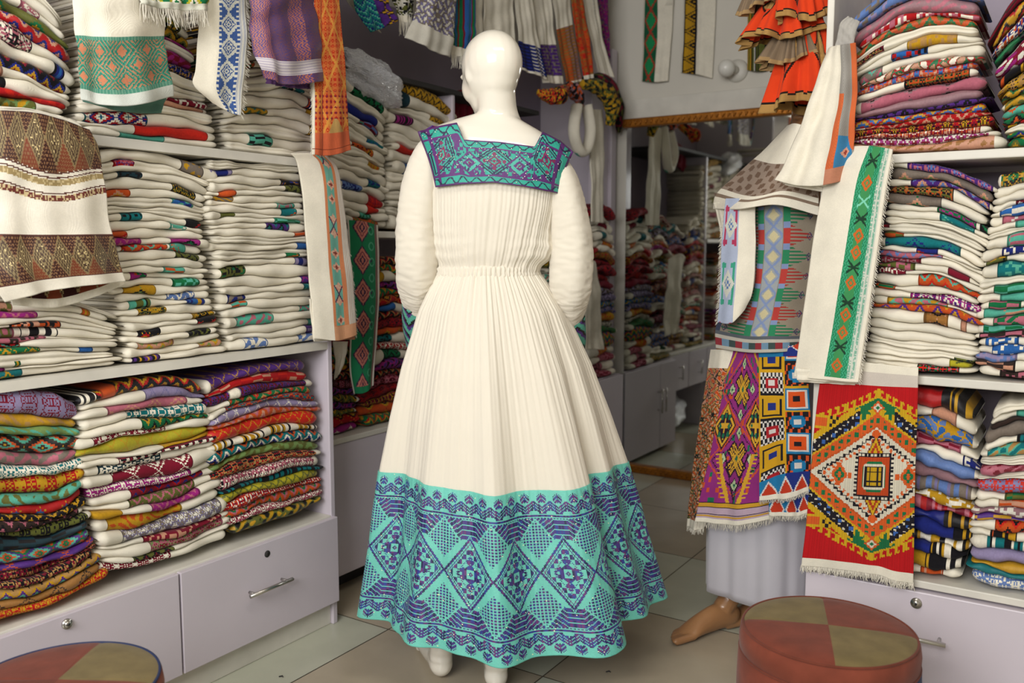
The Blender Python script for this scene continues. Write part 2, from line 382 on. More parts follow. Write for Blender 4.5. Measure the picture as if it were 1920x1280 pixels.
# ------------------------------------------------------------------ folded cloths in stacks
ORD = ('top first second third fourth fifth sixth seventh eighth ninth tenth eleventh twelfth thirteenth fourteenth fifteenth sixteenth '
       'seventeenth eighteenth nineteenth twentieth twenty-first twenty-second twenty-third twenty-fourth twenty-fifth twenty-sixth '
       'twenty-seventh twenty-eighth twenty-ninth thirtieth').split()
def parse(it):
    body, bands, th, lobes = 'w', [], 1.0, None
    for tok in it.split(';'):
        if tok.startswith('*'): th = float(tok[1:])
        elif tok[0] == '#': lobes = int(tok[1:])
        elif '@' in tok:
            s, rg = tok.split('@'); a, b = rg.split('-'); bands.append((s, float(a), float(b)))
        else: body = tok
    return body, bands, th, lobes
def names(cols, k=2):
    out = []
    for ch in cols:
        if CN[ch] not in out: out.append(CN[ch])
    return out[:k]
def describe(body, bands):
    bc = body.split('.')[0]; kd = KN[(body.split('.')+['p'])[1]]
    if bc in ('w', 'W'):
        if not bands: return 'plain white folded cloth'
        if len(bands) == 1: return 'white folded cloth, %s band' % ' and '.join(names(bands[0][0].split('.')[0]))
        n = []
        for b in bands[:2]:
            x = names(b[0].split('.')[0], 1)[0]
            if x not in n: n.append(x)
        return 'white folded cloth, %s bands' % ' and '.join(n)
    nm = names(bc)
    return '%s %s folded cloth' % (' and '.join(nm), kd)
def stack(where, axis, plane, outward, bot, top, items, mid=None, seed=1, depth=.25, zmin=None, cell=.0028, prot=.012, group=None, cat='folded cloth', bucket=None):
    rng = np.random.RandomState(seed)
    on = on_x if axis == 'x' else on_y
    def conv(pts):
        out = []
        for q in pts:
            w = on(q[0], q[1], plane); out.append((w.y if axis == 'x' else w.x, w.z))
        return out
    B, T_ = conv(bot), conv(top)
    if zmin is not None: B = [(a, max(z, zmin)) for a, z in B]
    Mi = conv(mid) if mid else None
    its = [parse(s) for s in items][::-1]          # bottom to top
    th = np.array([i[2] for i in its]); fr_ = np.concatenate([[0], np.cumsum(th)])/th.sum()
    n = len(its)
    width = abs(B[-1][0]-B[0][0]); height = np.mean([t[1] for t in T_])-np.mean([b[1] for b in B])
    avg = height/n
    P = np.linspace(-.03, 1.03, 90)
    cb, ct = cr_curve(B, P), cr_curve(T_, P); cm = cr_curve(Mi, P) if Mi else None
    cuts = []
    for k in range(n+1):
        f = fr_[k]
        if cm is None: c = cb*(1-f)+ct*f
        else: c = cb*(1-f)*(1-2*f)+cm*4*f*(1-f)+ct*f*(2*f-1)
        c = c.copy(); ph = rng.rand(4)*6.28
        am = 0 if k == 0 else avg*.17
        c[:, 1] += am*(np.sin(P*6+ph[0])+.6*np.sin(P*13+ph[1])+.3*np.sin(P*29+ph[2]))
        cuts.append(c)
    for k, (body, bands, t_, lobes) in enumerate(its):
        lo, hi = cuts[k], cuts[k+1]
        jl, jr = rng.rand()*.075-.04, rng.rand()*.075-.04
        nw = max(24, int(width/cell)); p = np.linspace(0-jl, 1+jr, nw+1)
        cl = np.stack([np.interp(p, P, lo[:, q]) for q in (0, 1)], 1); ch = np.stack([np.interp(p, P, hi[:, q]) for q in (0, 1)], 1)
        w = (cl[:, 0]+ch[:, 0])/2; zc = (cl[:, 1]+ch[:, 1])/2; hh = np.maximum((ch[:, 1]-cl[:, 1])/2*.985, .002)
        W = abs(w[-1]-w[0]); e = np.minimum(p-p[0], p[-1]-p)*width
        er = .016+rng.rand()*.014; s = np.sqrt(np.clip(1-(1-np.clip(e/er, 0, 1))**2, 0, 1)); s = .12+.88*s
        if lobes is None: lobes = (1 if bands or body not in ('w', 'W') else 2) + (1 if t_ > 1.15 and body in ('w', 'W') and rng.rand() < .6 else 0)
        if any(b2-a2 > .28 for _, a2, b2 in bands): lobes = 1
        hm = float(hh.mean()); xf = prot*(rng.rand()-.35)+.006*np.sin(p*7+rng.rand()*6)+.004*np.sin(p*17+rng.rand()*6)
        rr = min(.03, hm*1.5+.003)
        na = max(8, int(math.pi*hm*1.25/cell)); na = min(na, 26); na = max(na, lobes*6)
        q = np.linspace(0, 1, na+1); phi = (q-.5)*math.pi
        prof_x = -rr*(1-np.cos(phi)**.75); prof_z = np.sin(phi)
        if lobes > 1:
            prof_z = np.sign(q-.5)*np.abs(2*q-1)**.9; dip = (1-np.abs(np.sin(lobes*math.pi*q))**.45)
            env = np.clip(np.minimum(q, 1-q)*lobes*2, 0, 1); prof_x = -dip*.008*env-rr*.7*(1-env)**2
        NX = na+1+6
        X = np.zeros((nw+1, NX)); Z = np.zeros((nw+1, NX))
        shrink = (1-s)*.022
        X[:, 3:3+na+1] = xf[:, None]-shrink[:, None]+prof_x[None, :]
        Z[:, 3:3+na+1] = zc[:, None]+(hh*s)[:, None]*prof_z[None, :]
        for a, dd in ((0, depth), (1, depth*.6), (2, .06)):
            X[:, a] = -dd; Z[:, a] = zc-hh*s*.97
            X[:, NX-1-a] = -dd; Z[:, NX-1-a] = zc+hh*s*.97
        X += 0
        WW = np.repeat(w[:, None], NX, 1)
        if axis == 'x': V = np.stack([plane+outward*X, WW, Z], -1)
        else: V = np.stack([WW, plane+outward*X, Z], -1)
        # face dye
        sw = (p[:-1]+p[1:])/2; pf = np.clip((sw-p[0])/(p[-1]-p[0]), 0, 1); sm = np.abs(w[:-1]+w[1:])/2
        sm = (w[:-1]+w[1:])/2*np.sign(w[-1]-w[0])
        arc = np.concatenate([[-depth, -depth*.6, -.06], np.cumsum(np.full(na+1, 2.6*hm/na)), [.06+2.6*hm, .6*depth, depth]])
        tm = (arc[:-1]+arc[1:])/2
        SS, TT = np.meshgrid(sm, tm, indexing='ij'); PF = np.repeat(pf[:, None], NX-1, 1).ravel()
        QI = np.repeat(np.arange(NX-1)[None, :], nw, 0).ravel()
        SS, TT = SS.ravel(), TT.ravel(); sd = seed*31+k
        base = pat(body, SS, TT, sd) if body not in ('w', 'W') else np.tile(PAL[body]*(.93+.12*rng.rand()), (len(SS), 1))
        if body not in ('w', 'W') and rng.rand() < .35:    # cream selvedge at one end
            endm = (PF > .93) if rng.rand() < .7 else (PF < .06); base[endm] = PAL['w']*.95
        for bi, (sp, a, b) in enumerate(bands):
            m = (PF >= a) & (PF <= b)
            if lobes > 1:
                lb = rng.randint(lobes); q0 = 3+int(na*lb/lobes); q1 = 3+int(na*(lb+1)/lobes); m &= (QI >= q0) & (QI < q1)
            base[m] = pat(sp, SS[m], TT[m], sd+bi*5)
            ed = m & ((np.abs(PF-a)*W < .0035) | (np.abs(PF-b)*W < .0035)); base[ed] = PAL[sp[0]]*.5
        fidx = quads(nw+1, NX)
        wrap = np.stack([np.arange(nw)*NX+NX-1, (np.arange(nw)+1)*NX+NX-1, (np.arange(nw)+1)*NX, np.arange(nw)*NX], -1)
        faces = [tuple(r) for r in fidx.tolist()]+[tuple(r) for r in wrap.tolist()]
        faces.append(tuple(range(NX))[::-1]); faces.append(tuple(nw*NX+i for i in range(NX)))
        dye = np.concatenate([base, np.tile(PAL['w']*.8, (nw+2, 1))])
        sat = body not in ('w', 'W') and rng.rand() < .35 or body.endswith('.b') or body.endswith('.g')
        if bucket is not None: bucket.append((V.reshape(-1, 3), faces, dye)); continue
        o = mesh_obj('folded_cloth', V.reshape(-1, 3), faces, M_SATIN if sat else M_CLOTH, dye=dye)
        tag(o, '%s, %s from top, %s' % (describe(body, bands), ORD[n-k], where), cat, group or 'folded cloths, '+where)

LPL = -2.036
stack("near left pile, left cabinet's bottom shelf", 'x', LPL, 1,
      [(-130, 1196), (0, 1162), (100, 1130), (202, 1083)], [(-130, 745), (0, 735), (85, 733), (150, 752)],
      ['lc.t;*2.2', 'yO.b;*.9', 'Ga.b;*.9', 'koaKy.d;*1.6', 'se.f;*1.2', 'tw.t;*1.3', 'yr.t;*1.5', 'avk.b;*1.1', 'ryb.d;*1', 'ky.z;*.7',
       'Ksk.z;*1', 'vk.t;*.9', 'Tk.h;*1.2', 'paogr.d;*1.5', 'po.d;*.9', 'ckO.t;*.8', 'kOc.t;*.8', 'OKapy.z;*1.5', 'xK.d;*1', 'yro.t;*1.2'],
      mid=[(-130, 960), (0, 965), (100, 955), (163, 930)], seed=1, zmin=.376)
stack("middle pile, left cabinet's bottom shelf", 'x', LPL, 1,
      [(200, 1076), (290, 1057), (370, 1032), (438, 1008)], [(150, 742), (240, 712), (330, 705), (380, 728)],
      ['kry.z;kw.s@0-.12;o.p@.15-.27;*1.5', 'w;lLw.g@.42-1;*1.1', 'w;sf.d@.22-.8;*1', 'w;wt.t@.33-.95;*1.4', 'w;gyk.z@.42-.95;*1', 'w;cw.t@.12-.62;*.9',
       'Yyt.g;*1.5', 'y.p@.6-1;w;*.5', 'w;cwk.t@.28-1;*.6', 'w;Tw.t@.13-.58;*1', 'w;cw.d@.22-.76;*1.7', 'w;mw.t@0-.78;*1', 'w;crn.z@.3-.88;*1',
       'w;vs.z@.32-.82;*1', 'w;y.p@0-.22;ms.z@.42-.8;*.9', 'w;yo.b@.1-.68;*1.5', 'w;eLW.t@.17-.93;*1.7', 'w;cf.k@.3-.9;*.6', 'w;sGc.t@.36-.92;*1.2',
       'w;vck.z@.2-.5;*.5', 'w;cw.t@0-.5;*1'],
      mid=[(152, 905), (240, 892), (330, 872), (408, 845)], seed=2, zmin=.376)
stack("right pile, left cabinet's bottom shelf", 'x', LPL, 1,
      [(438, 1006), (495, 982), (555, 962), (606, 938)], [(385, 722), (440, 698), (510, 678), (586, 674)],
      ['pyp.g;*1.6', 'rRf.h;*1.2', 'pcK.t;w@.26-.36;*1.2', 'w;gRO.z@.28-1;*.8', 'w;cto.t@.2-1;*.7', 'lw.g;*1.1', 'osf.z;*.7', 'Ry.g;*1.7', 'kwy.s;*.9',
       'toknw.z;*1.4', 'Gv.f;*.9', 'kOr.t;*1.1', 'wksc.t;*1.4', 'tk.s;*.5', 'Yv.z;*1', 'Rwoc.t;*.9', 'osg.z;*.9', 'cws.t;*.8', 'yvk.f;*1'],
      mid=[(392, 850), (455, 828), (525, 812), (602, 808)], seed=3, zmin=.376)
stack("left pile, left cabinet's middle shelf", 'x', LPL, 1,
      [(-120, 722), (0, 710), (110, 703), (232, 690)], [(-120, 545), (0, 552), (110, 556), (215, 590)],
      ['w;*1', 'w;fv.f@0-.4;yo.s@.82-.87;*1.2', 'w;ms.z@0-.5;*.9', 'w;n.p@0-.1;*.7', 'w;kfo.k@.4-.68;*.8', 'w;sve.f@0-.42;kw.s@.46-.66;*1.2',
       'w;sK.k@.2-.6;*.5', 'w;oakr.d@0-.45;*1', 'w;gy.d@.24-.58;b.p@.8-.88;*.8', 'w;a.p@.3-.32;gyk.s@.42-.46;*1.7', 'ms.f@0-.35;w;*.5', 'w;tgy.d@0-.48;*.9'],
      seed=4, zmin=.946)
stack("middle pile, left cabinet's middle shelf", 'x', LPL, 1,
      [(245, 690), (300, 683), (365, 675), (427, 666)], [(186, 283), (250, 278), (330, 292), (406, 322)],
      ['w;ey.b@.7-.86;*1.5', 'w;rsp.t@.16-.36;*1.3', 'w;Tk.k@.14-.36;*1', 'w;kyv.t@.62-.88;*1.3', 'w;oyf.d@0-.26;*.9', 'w;abn.f@.64-.84;*1.3', 'w;*1',
       'w;tk.k@.15-.34;kbr.d@.78-.98;*1', 'w;aW.h@.6-.78;*1', 'w;ofr.d@0-.22;*1.1', 'w;ms.z@.04-.34;mgk.d@.58-.86;*.9', 'w;oar.z@.14-.58;ao.d@.6-.8;*1',
       'w;vk.z@.64-.9;*1.2', 'w;g.p@0-.05;*1', 'w;ao.h@.5-.7;*.8', 'w;mgo.k@.18-.36;*.9', 'w;ga.k@.6-.86;*1', 'w;yGk.d@.12-.42;*1', 'w;Bw.z@.52-.82;*1',
       'w;akv.s@.1-.34;bny.s@.68-.9;*1', 'w;ykv.t@.2-.48;*1.1', 'w;ykv.t@.7-.95;*1', 'w;kor.d@.74-.98;*.9', 'w;kyr.d@.12-.36;*1', 'w;kv.z@.66-.92;*.9',
       'w;fGy.z@.08-.5;*1', 'w;fyG.z@.74-.98;*1', 'w;pky.s@.06-.34;*.9'],
      mid=[(208, 490), (270, 487), (335, 487), (392, 490)], seed=5, zmin=.946)
stack("right pile, left cabinet's middle shelf", 'x', LPL, 1,
      [(430, 664), (480, 655), (545, 645), (606, 636)], [(388, 300), (440, 302), (500, 304), (560, 308)],
      ['w;*1.3', 'w;nl.s@0-.3;*1.2', 'w;kxn.k@.8-1;*1', 'w;vk.z@.82-1;*1', 'w;o.p@.14-.32;*.7', 'w;ye.b@.08-.3;*1', 'w;as.k@.7-.9;*.7', 'w;tao.d@.78-.92;*1',
       'w;v.p@.18-.34;*.7', 'w;ag.h@.66-.9;*.7', 'w;ptk.z@.6-.82;*.9', 'w;of.h@.84-1;*1', 'w;*1', 'w;b.p@.84-1;*.9', 'w;gyo.d@.76-.87;*1.3', 'w;nl.s@.84-1;*.9',
       'w;vkg.k@.05-.36;*1.6', 'w;pm.z@.82-1;*1.2', 'w;ta.z@.86-1;*.9', 'w;ne.f@.1-.32;*1', 'w;ao.h@.16-.34;*1', 'w;as.z@.78-1;*.9', 'w;aas.f@.16-.55;*1.3',
       'w;a.p@.88-1;*1', 'w;pl.h@.8-1;*.8', 'w;Bw.f@.2-.46;Bw.f@.78-1;*1.2'],
      mid=[(398, 470), (450, 468), (520, 468), (588, 468)], seed=6, zmin=.946)
stack("left pile, left cabinet's top shelf", 'x', LPL, 1,
      [(-120, 208), (-20, 216), (60, 226), (120, 236)], [(-120, -170), (-20, -100), (50, -40), (118, 30)],
      ['w;*1', 'w;yv.k@.2-.5;*1', 'w;sw.t@.6-.78;*1', 'vyg.d;*1.1', 'rfn.z;*1.4', 'w;kws.t@0-.66;*1.5', 'w;yrk.d@0-.4;kbn.s@.82-.9;*1.5', 'kcyn.z;*1.5', 'w;fo.h@0-.4;*.9',
       'w;koy.d@0-.45;*1.2', 'w;rR.f@.2-.96;*.8', 'w;vGy.f@0-.72;*1.2', 'w;as.h@.3-.6;*.9', 'sK.d;*.7'],
      mid=[(-120, 55), (-20, 78), (60, 110), (136, 150)], seed=7, zmin=1.516)
stack("second pile, left cabinet's top shelf", 'x', LPL, 1,
      [(150, 246), (240, 258), (330, 270), (419, 283)], [(180, -40), (240, -30), (310, 0), (352, 45)],
      ['w;*1.2', 'w;vky.t@.4-.85;*1.2', 'w;ykv.z@.45-1;*1.1', 'w;ms.k@.4-1;*.6', 'w;*.7', 'w;mc.f@.55-1;*1.5', 'w;nOk.t@.5-1;*1', 'w;*1.2', 'w;*1', 'w;cW.k@.6-1;*.7',
       'w;f.b@.4-.95;*.7', 'w;*1', 'w;tnrw.d@.05-.5;*1.3', 'w;R.b@.4-.92;*.9', 'w;a.p@.25-.6;*.7'],
      mid=[(160, 125), (235, 128), (310, 135), (378, 160)], seed=8, zmin=1.516)
stack("third pile, left cabinet's top shelf", 'x', LPL, 1,
      [(424, 284), (480, 290), (540, 298), (600, 304)], [(432, -20), (480, -20), (545, -5), (598, 5)],
      ['w;*1', 'w;yo.t@.3-.8;*1', 'w;*1', 'ky.t@0-.4;w;*1', 'w;vg.k@.5-.9;*1', 'w;yok.h@0-.3;*1', 'w;gy.t@0-.22;*1', 'w;oag.h@.04-.3;*.8', 'w;*.8', 'w;tkw.d@.55-.8;*1.2',
       'w;noc.s@.82-1;*.8', 'w;y.h@.88-1;*.9', 'w;ytv.z@.16-.45;*.9', 'w;yk.t@.86-1;*.9', 'w;*1', 'w;ak.h@.25-.5;*1', 'w;*.8'],
      mid=[(418, 140), (480, 134), (545, 138), (600, 160)], seed=9, zmin=1.516)

# right cabinet
RPL = YC+.02
stack("left pile, right cabinet's top shelf", 'y', RPL, -1,
      [(1592, 278), (1680, 284), (1780, 286), (1884, 280)], [(1604, 30), (1680, -30), (1760, -40), (1845, -20)],
      ['w;Be.k@.0-.8;*1', 'Bel.k;*1', 'SsS.b;*1.7', 'w;rsw.k@0-1;*.8', 'ovg.z;*1', 'w;ckO.t@.02-.26;*1.3', 'w;yO.k@.42-.82;*1', 'w;brk.k@.3-.58;*.8',
       'w;eas.z@0-.2;*1.3', 'wrgf.f;*1', 'rbof.t;*1', 'w;kov.t@.4-.94;*1.1', 'sKS.d;*2', 'SS.b;*1.4', 'pk.z;*.6', 'crby.d;*1.3', 'w;rf.z@.1-1;*.8', 'ckyr.t;*1.3',
       'cofw.t;*1', 'cmW.t;*1.2', 'fxf.b;*1.6'],
      mid=[(1600, 185), (1680, 160), (1760, 140), (1842, 128)], seed=11, zmin=1.478)
stack("right pile, right cabinet's top shelf", 'y', RPL, -1,
      [(1890, 278), (1930, 280), (1975, 280), (2040, 280)], [(1852, 62), (1900, -10), (1960, -60), (2040, -70)],
      ['cK.h;*1.2', 'yrk.z;*.9', 'nwo.t;*1', 'gk.b;*.8', 'mcW.f;*1.8', 'kyo.s;*1', 'kOy.t;*1.2', 'ygk.z;*1', 'yv.b;*1', 'aoa.z;*1.2', 'gok.z;*.8', 'rky.s;*.8', 'w;*1',
       'w;gyn.z@0-.4;*1', 'gyv.z;*1.3'],
      mid=[(1872, 185), (1915, 160), (1965, 140), (2040, 130)], seed=12, zmin=1.478)
stack("left pile, right cabinet's middle shelf", 'y', RPL, -1,
      [(1612, 678), (1680, 693), (1760, 698), (1830, 701)], [(1664, 304), (1730, 306), (1800, 318), (1866, 352)],
      ['w;pBs.t@.18-.96;*1.1', 'eGf.d;*1.5', 'w;pBf.z@.25-.97;*1.0', 'w;kovx.t@0-.66;*1.4', 'w;egf.d@0-.58;*1.6', 'w;gm.t@.5-.85;kg.z@.88-.98;*1', 'w;ta.d@.55-.86;*1',
       'w;*1', 'w;cr.b@0-.12;*1.3', 'w;ov.h@0-.25;*.7', 'w;tn.d@.08-.78;*1.5', 'w;nyr.d@.4-.6;*.7', 'w;sB.z@0-.62;*.7', 'w;cS.t@0-.42;*1', 'w;vs.k@0-.42;c.f@.7-.9;*.9',
       'w;cw.t@0-.3;*.7', 'w;oaR.z@.45-.98;*1.6', 'w;og.h@0-.25;*.8', 'w;mpw.t@.4-.98;*1.2', 'w;yas.f@.2-.7;*.8', 'oyp.z;*.9', 'w;xfk.d@.52-.7;f.p@.8-.86;*1.8', 'w;#1;*1.3',
       'w;#1;*1.1', 'w;#2;*1.2', 'w;vkT.t@.8-1;*1.3', 'w;Yv.b@.78-1;*.8', 'w;kRsg.t@.48-.84;*1'],
      mid=[(1642, 490), (1700, 494), (1775, 500), (1846, 532)], seed=13, zmin=.924)
stack("right pile, right cabinet's middle shelf", 'y', RPL, -1,
      [(1832, 700), (1880, 706), (1940, 713), (2040, 722)], [(1872, 330), (1910, 320), (1970, 316), (2040, 316)],
      ['ygk.t;*1.6', 'w;#1;*1.3', 'w;#1;*1', 'w;cW.z@.35-1;*.9', 'w;bW.h@.15-1;*1.1', 'w;sW.k@.2-1;*.9', 'w;a.h@.4-1;*.8', 'w;*.9', 'w;asW.h@.3-1;*1.6', 'w;nw.k@.3-1;*1.1',
       'w;vky.k@.06-.34;*.8', 'w;ta.k@.22-.8;*1.9', 'w;*1', 'w;ga.h@.2-.8;*.9', 'w;a.h@.3-.8;*1', 'w;gs.h@.12-.5;*.9', 'w;afa.h@.1-.6;*1.1', 'w;gs.f@.2-1;*1', 'w;ag.h@.1-.6;*.8',
       'w;Ks.h@.06-.6;*.8', 'w;bw.k@.1-.5;*.9', 'w;bw.k@.2-.7;*.9', 'w;lB.k@.0-.5;*.9', 'w;Kf.h@.0-.5;*.9', 'w;Ks.k@.3-1;*.9'],
      mid=[(1836, 515), (1885, 505), (1950, 500), (2040, 500)], seed=14, zmin=.924)
stack("left pile, right cabinet's bottom shelf", 'y', RPL, -1,
      [(1690, 1068), (1730, 1076), (1765, 1081), (1802, 1087)], [(1694, 722), (1735, 728), (1780, 738), (1828, 770)],
      ['r;kyk.s@.55-1;*1.8', 'w;f.p@.4-.75;*1.3', 'byB.f;*2', 'w;sc.h@.1-.8;*1', 'w;nW.k@.8-1;*.9', 'B.b;*1.3', 'Ss.p;*1.2', 'eBL.s;*1.6', 'yw.k;*.8', 'crs.s;*1.1',
       'n;ky.s@.6-1;*1.3', 'n;ky.s@.75-1;*1.5', 'kyw.s;*1', 'n;kyw.s@.45-1;*1.2', 'y;kyw.s@.38-1;*1.6', 'w;of.s@.3-.7;*.8'],
      mid=[(1690, 893), (1735, 905), (1780, 918), (1832, 935)], seed=15, zmin=.396)
stack("right pile, right cabinet's bottom shelf", 'y', RPL, -1,
      [(1815, 1090), (1870, 1103), (1940, 1118), (2040, 1136)], [(1862, 770), (1900, 752), (1960, 745), (2040, 745)],
      ['w;#2;*1.5', 'w;n.p@.5-1;a.p@.38-.5;*.9', 'K.p;*.5', 'e.p;*1.8', 'w;kat.s@.4-1;*.9', 'w;taO.f@.1-1;*1.4', 'w;#3;*1', 'sc.b;*1.3', 'w;*.7', 'RLR.t;*1.6',
       'w;voga.h@.35-1;*1', 'w;fo.h@.3-1;*.9', 'SW.k;*1.1', 'py.h;*.7', 'w;oRk.z@.3-1;*1.2', 'w;kyo.s@.25-.5;*1', 'tkw.s;*1.4', 'l.p;*1.6', 'y.p;*.8', 't.p;*.6', 'Bw.t;*1.7'],
      mid=[(1826, 925), (1880, 925), (1950, 930), (2040, 935)], seed=16, zmin=.396)

# far left cabinet
FPL = XB-.012
stack("left pile, far cabinet's upper shelf", 'x', FPL, 1,
      [(628, 412), (665, 417), (700, 422), (728, 426)], [(620, 128), (655, 150), (690, 175), (728, 205)],
      ['w;gk.k@.4-.85;*1.2', 'w;*1.2', 'w;n.b@.3-.8;*1.3', 'w;cBa.h@.5-.85;*.9', 'w;*1', 'w;tb.k@.6-.88;*1.3', 'w;oky.k@.35-.7;*1', 'w;*.8', 'w;yo.s@.6-.86;*1.3', 'w;#1;*1',
       'w;tn.k@.6-.82;*1.1', 'w;Bn.k@.1-.42;*1', 'w;Rc.t@.6-.9;*1.3', 'w;R.k@.55-.78;*1', 'w;ga.k@.4-.6;*.8', 'w;ov.k@.3-.8;*.8'], seed=21, zmin=1.306)
stack("right pile, far cabinet's upper shelf", 'x', FPL, 1,
      [(734, 427), (780, 433), (820, 438), (862, 442)], [(732, 140), (780, 160), (825, 182), (866, 215)],
      ['w;yk.z@.1-.85;*1.2', 'w;T.b@.03-.2;y.k@.8-.9;*1.3', 'w;yk.z@.5-.75;*1.2', 'w;mk.s@.1-.3;*1.1', 'w;c.p@.5-.7;*1', 'w;*1', 'w;R.b@.05-.4;*1', 'w;vY.k@.3-.6;*1', 'w;b.k@.15-.3;*1', 'w;*1',
       'w;s.k@.4-.7;*1', 'w;*1', 'w;og.f@.2-.6;*1', 'w;*1', 'w;oyg.f@.1-.6;*1.2'], seed=22, zmin=1.306)
def auto_items(n, mix, rng):
    full = ['rck.t', 'ryk.d', 'kOr.z', 'cyk.t', 'gyr.z', 'bny.z', 'oky.d', 'pmk.f', 'tyo.d', 'sck.t', 'nky.s', 'vyk.z', 'msw.d', 'Rwk.t', 'yok.f', 'awr.z', 'leK.f', 'cwr.t']
    bnd = ['r.k', 'tk.k', 'oy.z', 'gk.z', 'b.f', 's.k', 'c.f', 'nk.k', 'y.k']
    out = []
    for i in range(n):
        t = .75+rng.rand()*.7
        if rng.rand() < mix: out.append('%s;*%.2f' % (full[rng.randint(len(full))], t))
        else:
            a = rng.rand()*.7; out.append('w;%s@%.2f-%.2f;*%.2f' % (bnd[rng.randint(len(bnd))], a, a+.15+rng.rand()*.2, t))
    return out
_r = np.random.RandomState(77); REST = []
def wstack(where, y0, y1, z0, z1, n, mix, seed, slant=0, X=FPL, items=None, **k):
    """pile given in metres along the far left cabinet"""
    def px(y, z):     # project a point of the plane back to the frame, the form stack() reads
        v = Vector((X, y, z))-C0; f = v.dot(FW)*math.cos(PITCH)-v.z*math.sin(PITCH); u = v.dot(FW)*math.sin(PITCH)+v.z*math.cos(PITCH)
        return (960+FPX*v.dot(RT)/f, 640-FPX*u/f)
    ym = (y0+y1)/2
    stack(where, 'x', X, 1, [px(y0, z0), px(ym, z0), px(y1, z0)], [px(y0+slant, z1-.03), px(ym, z1+.012), px(y1+slant, z1-.035)],
          items or auto_items(n, mix, _r), seed=seed, **k)
wstack("left pile, far cabinet's lower shelf", 2.09, 2.38, .58, 1.13, 19, .95, 23, bucket=REST)
wstack("second pile, far cabinet's lower shelf", 2.40, 2.72, .58, 1.2, 20, .9, 24, bucket=REST)
wstack("tall pile", 2.985, 3.29, .58, 1.44, 26, .55, 25, bucket=REST, cell=.005, prot=.04)
wstack("tall pile", 3.31, 3.63, .58, 1.38, 24, .6, 26, bucket=REST, cell=.005, prot=.04)
FI = ['rck.t;*1.2', 'w;tk.k@.3-.5;*1', 'w;c.f@.5-.8;*1', 'w;*.9', 'w;tk.k@.4-.6;*1', 'w;oy.z@.6-.9;*1', 'w;r.k@.1-.4;*1', 'kyr.t;*1', 'rkc.t;*1', 'crk.f;*1', 'Rck.t;*1.2', 'cs.p;*1', 'leK.f;*1',
      'lk.z;*.9', 'byg.z;*1', 'nle.f;*1', 'yok.b;*1', 'ekw.t;*1', 'gv.z;*1', 'gyrn.z;*2', 'w;oy.k@.3-.7;*1.3', 'w;sc.b@.4-.9;*1.2', 'w;sK.k@.2-.6;*1.2', 'w;cs.h@.3-.8;*1']
wstack("nearer pile beside the mirror, far cabinet", 3.66, 3.98, .555, 1.42, 24, .6, 29, bucket=REST, X=XD-.05, prot=.05, cell=.005)
wstack("pile touching the mirror, far cabinet", 4.0, 4.33, .555, 1.46, 24, .6, 30, bucket=REST, X=XD-.03, items=FI, prot=.05, cell=.004)

off = 0; VV, FF, DD = [], [], []
for v, f, d in REST:
    VV.append(v); FF += [tuple(i+off for i in q) for q in f]; DD.append(d[:len(f)]); off += len(v)
tag(mesh_obj('folded_cloths', np.concatenate(VV), FF, M_CLOTH, dye=np.concatenate(DD)),
    'crowded piles of folded cloths in the dim far left cabinet, up to the mirror', 'folded cloths', kind='stuff')

# ------------------------------------------------------------------ the dressed white mannequin
def H(a, b, z): return RT*(a-.05)+FW*(2.47+b)+Vector((0, 0, z))
HB = tuple(H(0, 0, 0))
def TW(z):  # torso half width, half depth, centre a, centre b
    zs = [1.05, 1.12, 1.19, 1.27, 1.36, 1.44, 1.50, 1.54, 1.565, 1.585, 1.60]
    w = [.155, .135, .125, .145, .163, .180, .192, .186, .150, .095, .062]
    d = [.105, .095, .088, .098, .108, .110, .104, .090, .074, .060, .054]
    a = [-.012, -.015, -.017, -.010, -.002, .0, .004, .006, .008, .010, .012]
    return tuple(np.interp(z, zs, q) for q in (w, d, a))
TILT = .13
def tor(th, z, off=0.):
    """point of the tilted torso surface; th=-90 deg faces the camera"""
    w, d, a = TW(z); w += off; d += off
    c, s_ = math.cos(th), math.sin(th); e = .88
    aa = a+w*np.sign(c)*abs(c)**e; bb = d*np.sign(s_)*abs(s_)**e
    wt = min(1, max(0, (z-1.2)/.25))
    return H(aa, bb-.015*wt, z-TILT*(aa-.0)*wt)
body = []
zs = list(np.linspace(1.0, 1.6, 26)); nR = 40
V = []; 
for z in zs:
    for q in range(nR): V.append(tor(2*math.pi*q/nR, z, -.006))
F = [tuple(r) for r in quads(len(zs), nR).tolist()]+[(i*nR+nR-1, i*nR, (i+1)*nR, (i+1)*nR+nR-1) for i in range(len(zs)-1)]
F += [tuple(range(nR))[::-1], tuple((len(zs)-1)*nR+q for q in range(nR))]
body.append((V, F))
def limb(pts, rad, n=24, m=18, **k):
    P, Rr = resample([H(*p) for p in pts], rad, n); body.append(tube_mesh(P, Rr, m, **k))
def ball(c, r, rot=None, n=20, off=(0, 0, 0)):
    """ellipsoid at local centre"""
    V = []; F = []
    M = rot or Matrix.Identity(3)
    for i in range(n+1):
        ph = math.pi*i/n
        for j in range(n):
            t = 2*math.pi*j/n; v = M @ Vector((r[0]*math.sin(ph)*math.cos(t)+off[0], r[1]*math.sin(ph)*math.sin(t)+off[1], r[2]*math.cos(ph)+off[2]))
            V.append(Vector(c)+v)
    for i in range(n):
        for j in range(n): F.append((i*n+j, i*n+(j+1) % n, (i+1)*n+(j+1) % n, (i+1)*n+j))
    return V, F
# neck and trapezius
limb([(.012, -.002, 1.49), (.012, -.002, 1.545), (.011, -.004, 1.575), (.010, -.008, 1.61), (.006, -.016, 1.65), (.0, -.022, 1.69), (-.004, -.02, 1.73)],
     [(.16, .06), (.122, .060), (.076, .057), (.056, .055), (.0545, .057), (.059, .060), (.055, .055)], 24, 24, twist=tuple(FW))
